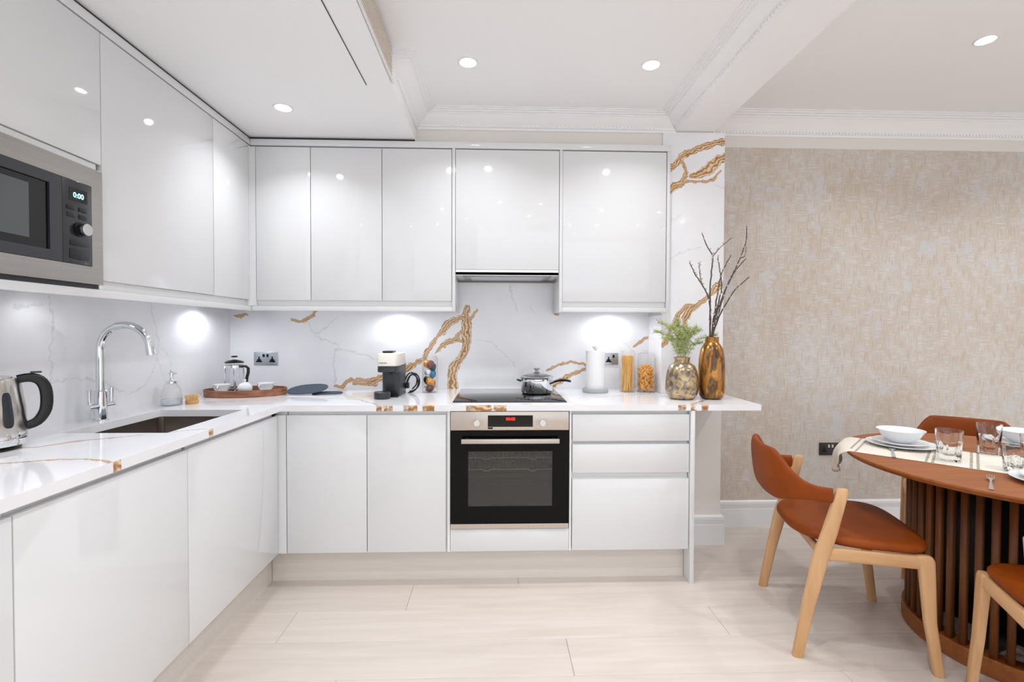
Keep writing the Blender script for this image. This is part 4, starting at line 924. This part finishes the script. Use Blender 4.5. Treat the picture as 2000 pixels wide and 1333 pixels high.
# twigs in the tall vase
M_bark = mat('twig_bark', (96, 84, 78), .7, noise=.3, nscale=(90, 90, 90)); M_bud = mat('willow_bud', (196, 186, 182), .8)
vb = Vector((2.878, -.468, WT+.345))
sc_ = 1/ (937/2.62)
tw = [ # image-plane style outlines measured relative to the vase mouth, in metres (dx, dz) with a depth offset
 ('longest willow twig, curving up to the far right', [(0, 0, 0), (.025, .09, .0), (.075, .25, .01), (.13, .36, .02), (.165, .44, .02), (.195, .53, .02), (.198, .62, .02)], [(4, .195, .45, .205)]),
 ('willow twig forking to the upper right', [(.005, 0, .01), (.03, .10, .03), (.08, .22, .05), (.12, .32, .05), (.16, .38, .05), (.212, .44, .05)], []),
 ('willow twig leaning right with furry buds', [(.0, 0, -.01), (.03, .11, -.02), (.075, .20, -.03), (.11, .26, -.04), (.18, .325, -.05)], []),
 ('upright forked willow twig reaching top left', [(-.012, 0, 0), (-.012, .14, .0), (-.018, .25, -.01), (-.010, .38, -.01), (-.005, .44, -.01), (-.04, .50, -.01), (-.065, .57, -.01)], [(4, .04, .49, .105)]),
 ('willow twig leaning left from the tall vase', [(-.014, 0, -.01), (-.02, .12, -.02), (-.035, .21, -.03), (-.075, .28, -.04), (-.12, .34, -.05), (-.15, .40, -.05)], [(3, -.085, .345, -.085)]),
 ('straight middle willow twig between the leaning ones', [(.0, 0, .0), (.012, .12, .0), (.03, .24, .0), (.045, .33, .0), (.065, .38, .0), (.10, .45, .0)], []),
 ('short slender willow twig in front of the others', [(-.004, 0, -.015), (.0, .08, -.03), (.012, .17, -.04), (.03, .26, -.045), (.02, .34, -.05), (.005, .43, -.05)], []),
]
for i, (lb, pts, br_) in enumerate(tw):
    t = thing('willow_twig', lb, 'twig', vb-Vector((0, 0, .10)), 0, 'willow twigs in the tall vase')
    P_ = [Vector((pts[0][0]*.6, 0, -.16))]+[Vector((x, y, z)) for x, z, y in pts]; P_ = [p+Vector((0, 0, .10)) for p in P_]
    P_ = bez(P_, 5); rn = random.Random(i)
    P_ = [p+Vector((rn.uniform(-1, 1), rn.uniform(-1, 1), 0))*.0018 for p in P_]
    bm = bmesh.new(); k = len(P_); tubebm(bm, P_, [.0052-.0030*j/k for j in range(k)], 6)
    side = []
    for (ix, x1, z1, x2) in br_:
        b0 = Vector((pts[ix][0], pts[ix][2], pts[ix][1]))+Vector((0, 0, .10)); b1 = Vector((x1, pts[ix][2]+.01, z1+.10)); b2_ = Vector((x2, pts[ix][2]+.015, z1+.10+.055))
        s_ = bez([b0, b1, b2_], 6); tubebm(bm, s_, [.0026-.0012*j/len(s_) for j in range(len(s_))], 6); side += s_
    frombm('stem', bm, M_bark, t, True)
    bm = bmesh.new()
    for j, p in enumerate(P_[8:]+side):
        if j % 2 == 0 or rn.random() < .3:
            a = rn.random()*2*PI; d = Vector((math.cos(a)*.6, math.sin(a)*.6, .9)).normalized(); q = p+d*.002
            tubebm(bm, [q, q+d*.004, q+d*.009, q+d*.012], [.0016, .0044, .0038, .0008], 6)
    tag(frombm('buds', bm, M_bud, t, True), kind='stuff')
# greenery in the squat vase
gr = thing('greenery_bunch', 'feathery pale green foliage in the squat vase', 'foliage', (2.712, -.468, WT+.15))
M_leaf = mat('feathery_leaf', (226, 230, 168), .6, noise=.3, nscale=(60, 60, 60), c2=(186, 202, 128)); M_stem = mat('leaf_stem', (170, 180, 116), .6)
bs, bl = bmesh.new(), bmesh.new(); rn = random.Random(12)
for i in range(20):
    a = rn.uniform(0, 2*PI); sp2 = rn.uniform(.02, .10); dirx = math.cos(a)*sp2*1.15; diry = math.sin(a)*sp2*.6; hh = rn.uniform(.20, .30)-.5*sp2
    if i == 0: dirx, diry, hh = .19, -.0, .20
    if i == 1: dirx, diry, hh = -.13, 0, .27
    if i == 2: dirx, diry, hh = -.15, .01, .22
    if i == 3: dirx, diry, hh = .10, 0, .23
    pts = bez([Vector((dirx*.05, diry*.05, -.0)), Vector((dirx*.12, diry*.12, .07)), Vector((dirx*.45, diry*.45, .07+(hh-.07)*.6+.02)), Vector((dirx*.75, diry*.75, hh*.95)), Vector((dirx, diry, hh))], 6)
    tubebm(bs, pts, [.0018-.0010*j/len(pts) for j in range(len(pts))], 5)
    for j in range(8, len(pts)):
        for q in range(7):
            p = pts[j]; d = Vector((rn.uniform(-1, 1), rn.uniform(-1, 1), rn.uniform(-.3, 1))).normalized(); L_ = rn.uniform(.012, .032)
            tip = p+d*L_; tubebm(bs, [p, tip], .0005, 3)
            for w_ in range(5):
                o_ = p+d*L_*(.35+.14*w_); e2 = Vector((rn.uniform(-1, 1), rn.uniform(-1, 1), rn.uniform(-.4, 1))).normalized()*rn.uniform(.004, .008); f2 = d.cross(e2).normalized()*.0013
                vv = [bl.verts.new(x) for x in (o_-f2*.3, o_+e2*.5-f2, o_+e2, o_+e2*.5+f2)]; bl.faces.new(vv)
frombm('stems', bs, M_stem, gr, True); tag(frombm('leaflets', bl, M_leaf, gr), kind='stuff')

# ------------------------------------------------------------------ dining chairs
def make_chair(lb, loc, rz):
    t = thing('dining_chair', lb, 'chair', loc, rz, 'tan leather and oak dining chairs')
    zt = .442
    for s in (-1, 1):
        # rear leg: a single board that leans forward as it rises, widest at the rail
        st = [(-.226, .000, .0190, .0150), (-.190, .20, .0225, .0155), (-.148, .40, .0290, .0160), (-.118, .500, .0270, .0160), (-.092, .600, .0240, .0155), (-.075, .668, .0215, .0150), (-.072, .676, .0150, .0120)]
        loft('leg', [srect((x, s*(.262+.0*0 + .012*(1-z/.68)), z), (1, 0, 0), (0, 1, 0), wx, wy, 3.6, 20) for x, z, wx, wy in st], M_oak, t)
        st = [(.250, 0, .0170, .0140), (.222, .20, .0200, .0150), (.212, .385, .0260, .0160), (.207, .425, .0300, .0160), (.203, .440, .0270, .0150), (.202, .444, .0200, .0120)]
        loft('leg', [srect((x, s*(.250+.014*(1-z/.45)), z), (1, 0, 0), (0, 1, 0), wx, wy, 3.6, 20) for x, z, wx, wy in st], M_oak, t)
        loft('side_rail', [srect((x, s*y, .4165), (0, 1, 0), (0, 0, 1), .0135, .0255, 3.6, 20) for x, y in ((-.150, .263), (0, .257), (.205, .251))], M_oakh, t)
    loft('front_rail', [srect((.195, y, .412), (1, 0, 0), (0, 0, 1), .011, .020, 3.6, 16) for y in (-.250, 0, .250)], M_oakh, t)
    rr_ = [(-.132, -.258), (-.132, 0), (-.132, .258)]
    loft('back_rail', [srect((x, y, .402), Vector((1, 0, 0)), (0, 0, 1), .011, .020, 3.6, 16) for x, y in rr_], M_oakh, t)
    # seat pad
    def plan(f, dz):
        out = []
        for i in range(56):
            q = 2*PI*i/56; c, s = math.cos(q), math.sin(q); p = .30 if c > 0 else .85
            x = (.245 if c > 0 else .232)*math.copysign(abs(c)**(p), c); hw = .262-.020*max(0, -c)
            y = hw*math.copysign(abs(s)**(.62 if c > 0 else .72), s); out.append((.012+x*f, y*f, dz))
        return out
    bm = bmesh.new()
    addrings(bm, [plan(.90, zt), plan(.965, zt+.003), plan(1.0, zt+.014), plan(1.0, zt+.024), plan(.975, zt+.034), plan(.90, zt+.038), plan(.70, zt+.033), plan(.4, zt+.028), plan(.15, zt+.027)])
    bmesh.ops.recalc_face_normals(bm, faces=bm.faces[:])
    frombm('seat', bm, M_leather, t, True, 80)
    # curved backrest band between the rear legs
    rings = []; n = 40
    for i in range(n+1):
        q = -1+2*i/n; y = .262*math.sin(q*PI/2)*1.0
        x = -.083-.222*(max(0, 1-abs(y/.2635)**3.0))**.55
        s1 = 1-smoothstep(.55, .99, abs(y)/.262)
        zt_ = .676+.122*s1; zb = .618-.034*s1
        # path tangent for the normal
        q2 = q+.02; y2 = .262*math.sin(q2*PI/2) if abs(q2) <= 1 else y; x2 = -.083-.222*(max(0, 1-abs(y2/.2635)**3.0))**.55
        q1 = q-.02; y1 = .262*math.sin(q1*PI/2) if abs(q1) <= 1 else y; x1 = -.083-.222*(max(0, 1-abs(y1/.2635)**3.0))**.55
        tg_ = Vector((x2-x1, y2-y1, 0)).normalized(); nn = Vector((tg_.y, -tg_.x, 0))
        lean = Vector((-.10*s1, 0, 1)).normalized()
        th = .0115+.0105*s1
        rings.append(srect((x, y, (zt_+zb)/2), nn, lean, th, (zt_-zb)/2, 2.6, 28))
    loft('backrest', rings, M_leather, t, True, 80)
    return t
ch1 = make_chair('tan leather dining chair with light oak frame, left of the table', (3.178, -1.045, 0), math.radians(-16.5))
def place_chair(lb, loc, rz): return copytree(ch1, loc, math.radians(rz), lb)
place_chair('tan leather dining chair behind the table against the wallpaper side', (4.186, -.650, 0), -131)
place_chair('tan leather dining chair nearest the camera, cut off at the right', (3.545, -1.765, 0), 66)

# ------------------------------------------------------------------ table
TCX, TCY, TH = 3.84, -1.19, .75
tb = thing('dining_table', 'round teak-coloured dining table on slatted drum pedestal', 'table', (TCX, TCY, 0))
lathe('tabletop', [(0, TH-.030), (.56, TH-.030), (.588, TH-.024), (.602, TH-.009), (.602, TH-.002), (.599, TH), (0, TH)], M_table, tb, 128, auto=25)
lathe('base_ring', [(.30, 0), (.366, 0), (.369, .003), (.369, .066), (.366, .070), (.30, .070), (.30, 0)], M_table, tb, 96)
lathe('top_ring', [(.30, TH-.060), (.362, TH-.060), (.362, TH-.0305), (.30, TH-.0305), (.30, TH-.060)], M_slat, tb, 96)
bm = bmesh.new(); zs = [(.069, 1), (TH-.0605, 1)]
addrings(bm, [srect((0, 0, z), (1, 0, 0), (0, 1, 0), .0135, .0125, 3, 12) for z, _ in zs]); bmesh.ops.recalc_face_normals(bm, faces=bm.faces[:])
me = bpy.data.meshes.new('slat'); bm.to_mesh(me); bm.free(); me.materials.append(M_slat); me.shade_smooth()
NS = 48
for i in range(NS):
    a = 2*PI*(i+.3)/NS; o = bpy.data.objects.new('slat', me); COL.objects.link(o); o.parent = tb
    o.location = (.345*math.cos(a), .345*math.sin(a), 0); o.rotation_euler = (0, 0, a)

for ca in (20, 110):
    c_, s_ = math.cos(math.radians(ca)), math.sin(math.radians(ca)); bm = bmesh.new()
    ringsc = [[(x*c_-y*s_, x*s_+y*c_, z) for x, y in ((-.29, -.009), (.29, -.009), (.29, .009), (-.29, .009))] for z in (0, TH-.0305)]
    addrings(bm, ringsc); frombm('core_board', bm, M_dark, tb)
# runner: lies across the top at 45 degrees and hangs over the left edge
rd = Vector((.699, -.715, 0)); rnrm = Vector((.715, .699, 0)); rc = Vector((3.385, -.845, 0)); RW = .178
rt = thing('table_runner', 'cream linen runner with openwork rows hanging off the table', 'table runner', (3.385, -.845, TH))
def edge_s(off):   # parameter along rd where the table edge is crossed
    p = rc+rnrm*off-Vector((TCX, TCY, 0)); b_ = p.dot(rd); c_ = p.dot(p)-.602**2; return -b_-math.sqrt(max(0, b_*b_-c_)), -b_+math.sqrt(max(0, b_*b_-c_))
bm = bmesh.new(); nv = 29; cols = []
for j in range(nv):
    w_ = -1+2*j/(nv-1); off = RW*w_; s0, s1 = edge_s(off); col_ = []
    drop = .140-.075*abs(w_)**1.5+.008*abs(math.sin(w_*9)); ripple = .016*math.sin(w_*6+1)
    for i in range(9):   # hanging part, from the tip up
        q = 1-i/9; zz = -.001-drop*q; ss = s0-.006-.030*math.sin(min(1, q*2.2)*PI/2)-ripple*q+.010*q
        col_.append(rc+rd*ss+rnrm*off*(1-.12*q)+Vector((0, 0, zz+.002)))
    for i in range(30):
        ss = s0+.004+(min(s1, 1.5)-s0-.03)*i/29; col_.append(rc+rd*ss+rnrm*off+Vector((0, 0, .0016)))
    cols.append([bm.verts.new(p-rc) for p in col_])
for a, b_ in zip(cols[:-1], cols[1:]):
    for i in range(len(a)-1): bm.faces.new((a[i], a[i+1], b_[i+1], b_[i]))
clo = frombm('cloth', bm, M_linen, rt, True)
md = clo.modifiers.new('thickness', 'SOLIDIFY'); md.thickness = .0016; md.offset = 0
# openwork: short dark gaps in paired rows
bm = bmesh.new()
for s_ in (.12, .145, .385, .405, .52, .54, .635, .655, .76, .78, .88, .90):
    for k in range(12):
        off = -RW*.93+RW*1.86*k/11; c = rd*(s_-.10-.0)+rnrm*off+Vector((0, 0, .0030)); a = rd*.0032; b_ = rnrm*.0062
        if (rc+c-Vector((TCX, TCY, 0))).xy.length > .585: continue
        addr = [bm.verts.new(c+x) for x in (-a-b_, a-b_+rd*.003, a+b_+rd*.003, -a+b_)]; bm.faces.new(addr)
tag(frombm('openwork_gap', bm, mat('openwork_dark', (92, 74, 62), .9), rt), kind='stuff')
bm = bmesh.new()
for w_ in (-.62, -.30, .05, .42):
    for (du, dz) in ((0, -.045), (-.014, -.057), (.014, -.057), (0, -.070)):
        off = RW*w_; s0, _s = edge_s(off); c = rd*(s0-.052)+rnrm*(off*(1-.06)+du)+Vector((0, 0, dz))
        vv = [bm.verts.new(c+rnrm*.0028*math.cos(q)+Vector((0, 0, .0028*math.sin(q)))) for q in [i*PI/3 for i in range(6)]]; bm.faces.new(vv)
tag(frombm('eyelets', bm, bpy.data.materials['openwork_dark'], rt), kind='stuff')

# crockery
TT = TH+.0028
def plate(lb, x, y, z, r, grp):
    o = tag(lathe('plate', [(0, 0), (r*.55, 0), (r*.60, .003), (r*.97, .014), (r, .017), (r*.985, .018), (r*.62, .0075), (r*.55, .005), (0, .005)], M_white, None, 64), lb, 'plate', grp); o.location = (x, y, z); return o
def bowl(lb, x, y, z, r, h, tilt=(0, 0)):
    o = tag(lathe('bowl', [(0, 0), (r*.42, 0), (r*.46, .003), (r*.78, h*.45), (r*.98, h*.96), (r, h), (r*.975, h), (r*.75, h*.48), (r*.42, .008), (0, .007)], M_white, None, 64), lb, 'bowl', 'white bowls on the table'); o.location = (x, y, z); o.rotation_euler = (tilt[0], tilt[1], 0); return o
px_, py_ = 3.585, -.905
plate('large white dinner plate at the left place setting', px_, py_, TT, .137, 'white plates on the table')
plate('smaller white plate on the left dinner plate', px_-.002, py_+.002, TT+.0095, .108, 'white plates on the table')
bowl('white bowl on the stacked plates at the left place setting', px_-.0, py_+.004, TT+.0205, .094, .058)
qx, qy = 4.155, -.930
plate('large white dinner plate at the far right place setting', qx, qy, TH+.0005, .137, 'white plates on the table')
plate('smaller white plate on the far right dinner plate', qx, qy, TH+.0105, .108, 'white plates on the table')
bowl('white bowl on the plates at the far right place setting', qx, qy, TH+.0205, .094, .058)
plate('white dinner plate at the near right place setting, cut by the frame', 3.675, -1.478, TH+.0005, .137, 'white plates on the table')
plate('smaller white plate on the near right dinner plate', 3.675, -1.478, TH+.0105, .108, 'white plates on the table')
# tumblers: thick faceted bases
def tumbler(lb, x, y, z, r=.042, h=.105, rz=0):
    t = thing('glass_tumbler', lb, 'glass', (x, y, z), rz, 'faceted tumblers on the table')
    n = 40; bm = bmesh.new()
    def ring(r_, z_, f): return [(r_*(1-f*.10*(1 if (i//5) % 2 else 0))*math.cos(2*PI*i/n), r_*(1-f*.10*(1 if (i//5) % 2 else 0))*math.sin(2*PI*i/n), z_) for i in range(n)]
    addrings(bm, [ring(r*.80, 0, .3), ring(r*.86, .003, 1), ring(r*.90, h*.35, 1), ring(r*.95, h*.62, .5), ring(r*.98, h*.8, 0), ring(r, h, 0), ring(r*.95, h, 0), ring(r*.90, h*.6, 0), ring(r*.72, h*.26, 0), ring(r*.3, h*.17, 0)], True, True)
    bmesh.ops.recalc_face_normals(bm, faces=bm.faces[:])
    frombm('tumbler', bm, M_tglass, t, True, 25)
    return t
M_tglass = mat('tumbler_glass', (250, 252, 252), .0, trans=1, ior=1.42)
tumbler('faceted glass tumbler on the runner beside the left setting', 3.578, -1.150, TT, .0455, .128)
tumbler('faceted glass tumbler behind the runner in the table middle', 3.862, -1.045, TH+.0005, .043, .135, .4)
tumbler('faceted glass tumbler on the runner by the near right plate', 3.685, -1.315, TT, .042, .10, .2)
tumbler('glass tumbler at the right picture edge near the far bowl', 3.965, -1.130, TT, .040, .10, .7)
# forks
def fork(lb, x, y, z, rz):
    t = thing('fork', lb, 'fork', (x, y, z), rz, 'steel forks on the table')
    st = [(-.10, .0, .007, .0012), (-.06, .0008, .006, .0012), (0, .001, .0035, .0014), (.035, .004, .0035, .0014), (.045, .006, .010, .0012), (.060, .004, .012, .001)]
    loft('handle', [srect((a, 0, .003+b_), (0, 1, 0), (0, 0, 1), c_, d_, 3, 12) for a, b_, c_, d_ in st], M_chrome, t)
    for k in range(4):
        yy = -.0095+.0063*k
        o = tube('tine', [(.058, yy, .0075), (.075, yy, .0065), (.092, yy, .012)], [.0016, .0014, .0009], M_chrome, t, 8)
    return t
fork('steel fork on the bare tabletop by the near right plate', 3.440, -1.452, TH+.0, math.radians(44))
fork('steel fork behind the left setting near the far chair', 3.80, -.86, TH+.0, math.radians(-35))
fork('steel fork half hidden under the left dinner plate', 3.44, -1.03, TT, math.radians(52))
for k in ('ceiling_hatch',): pass
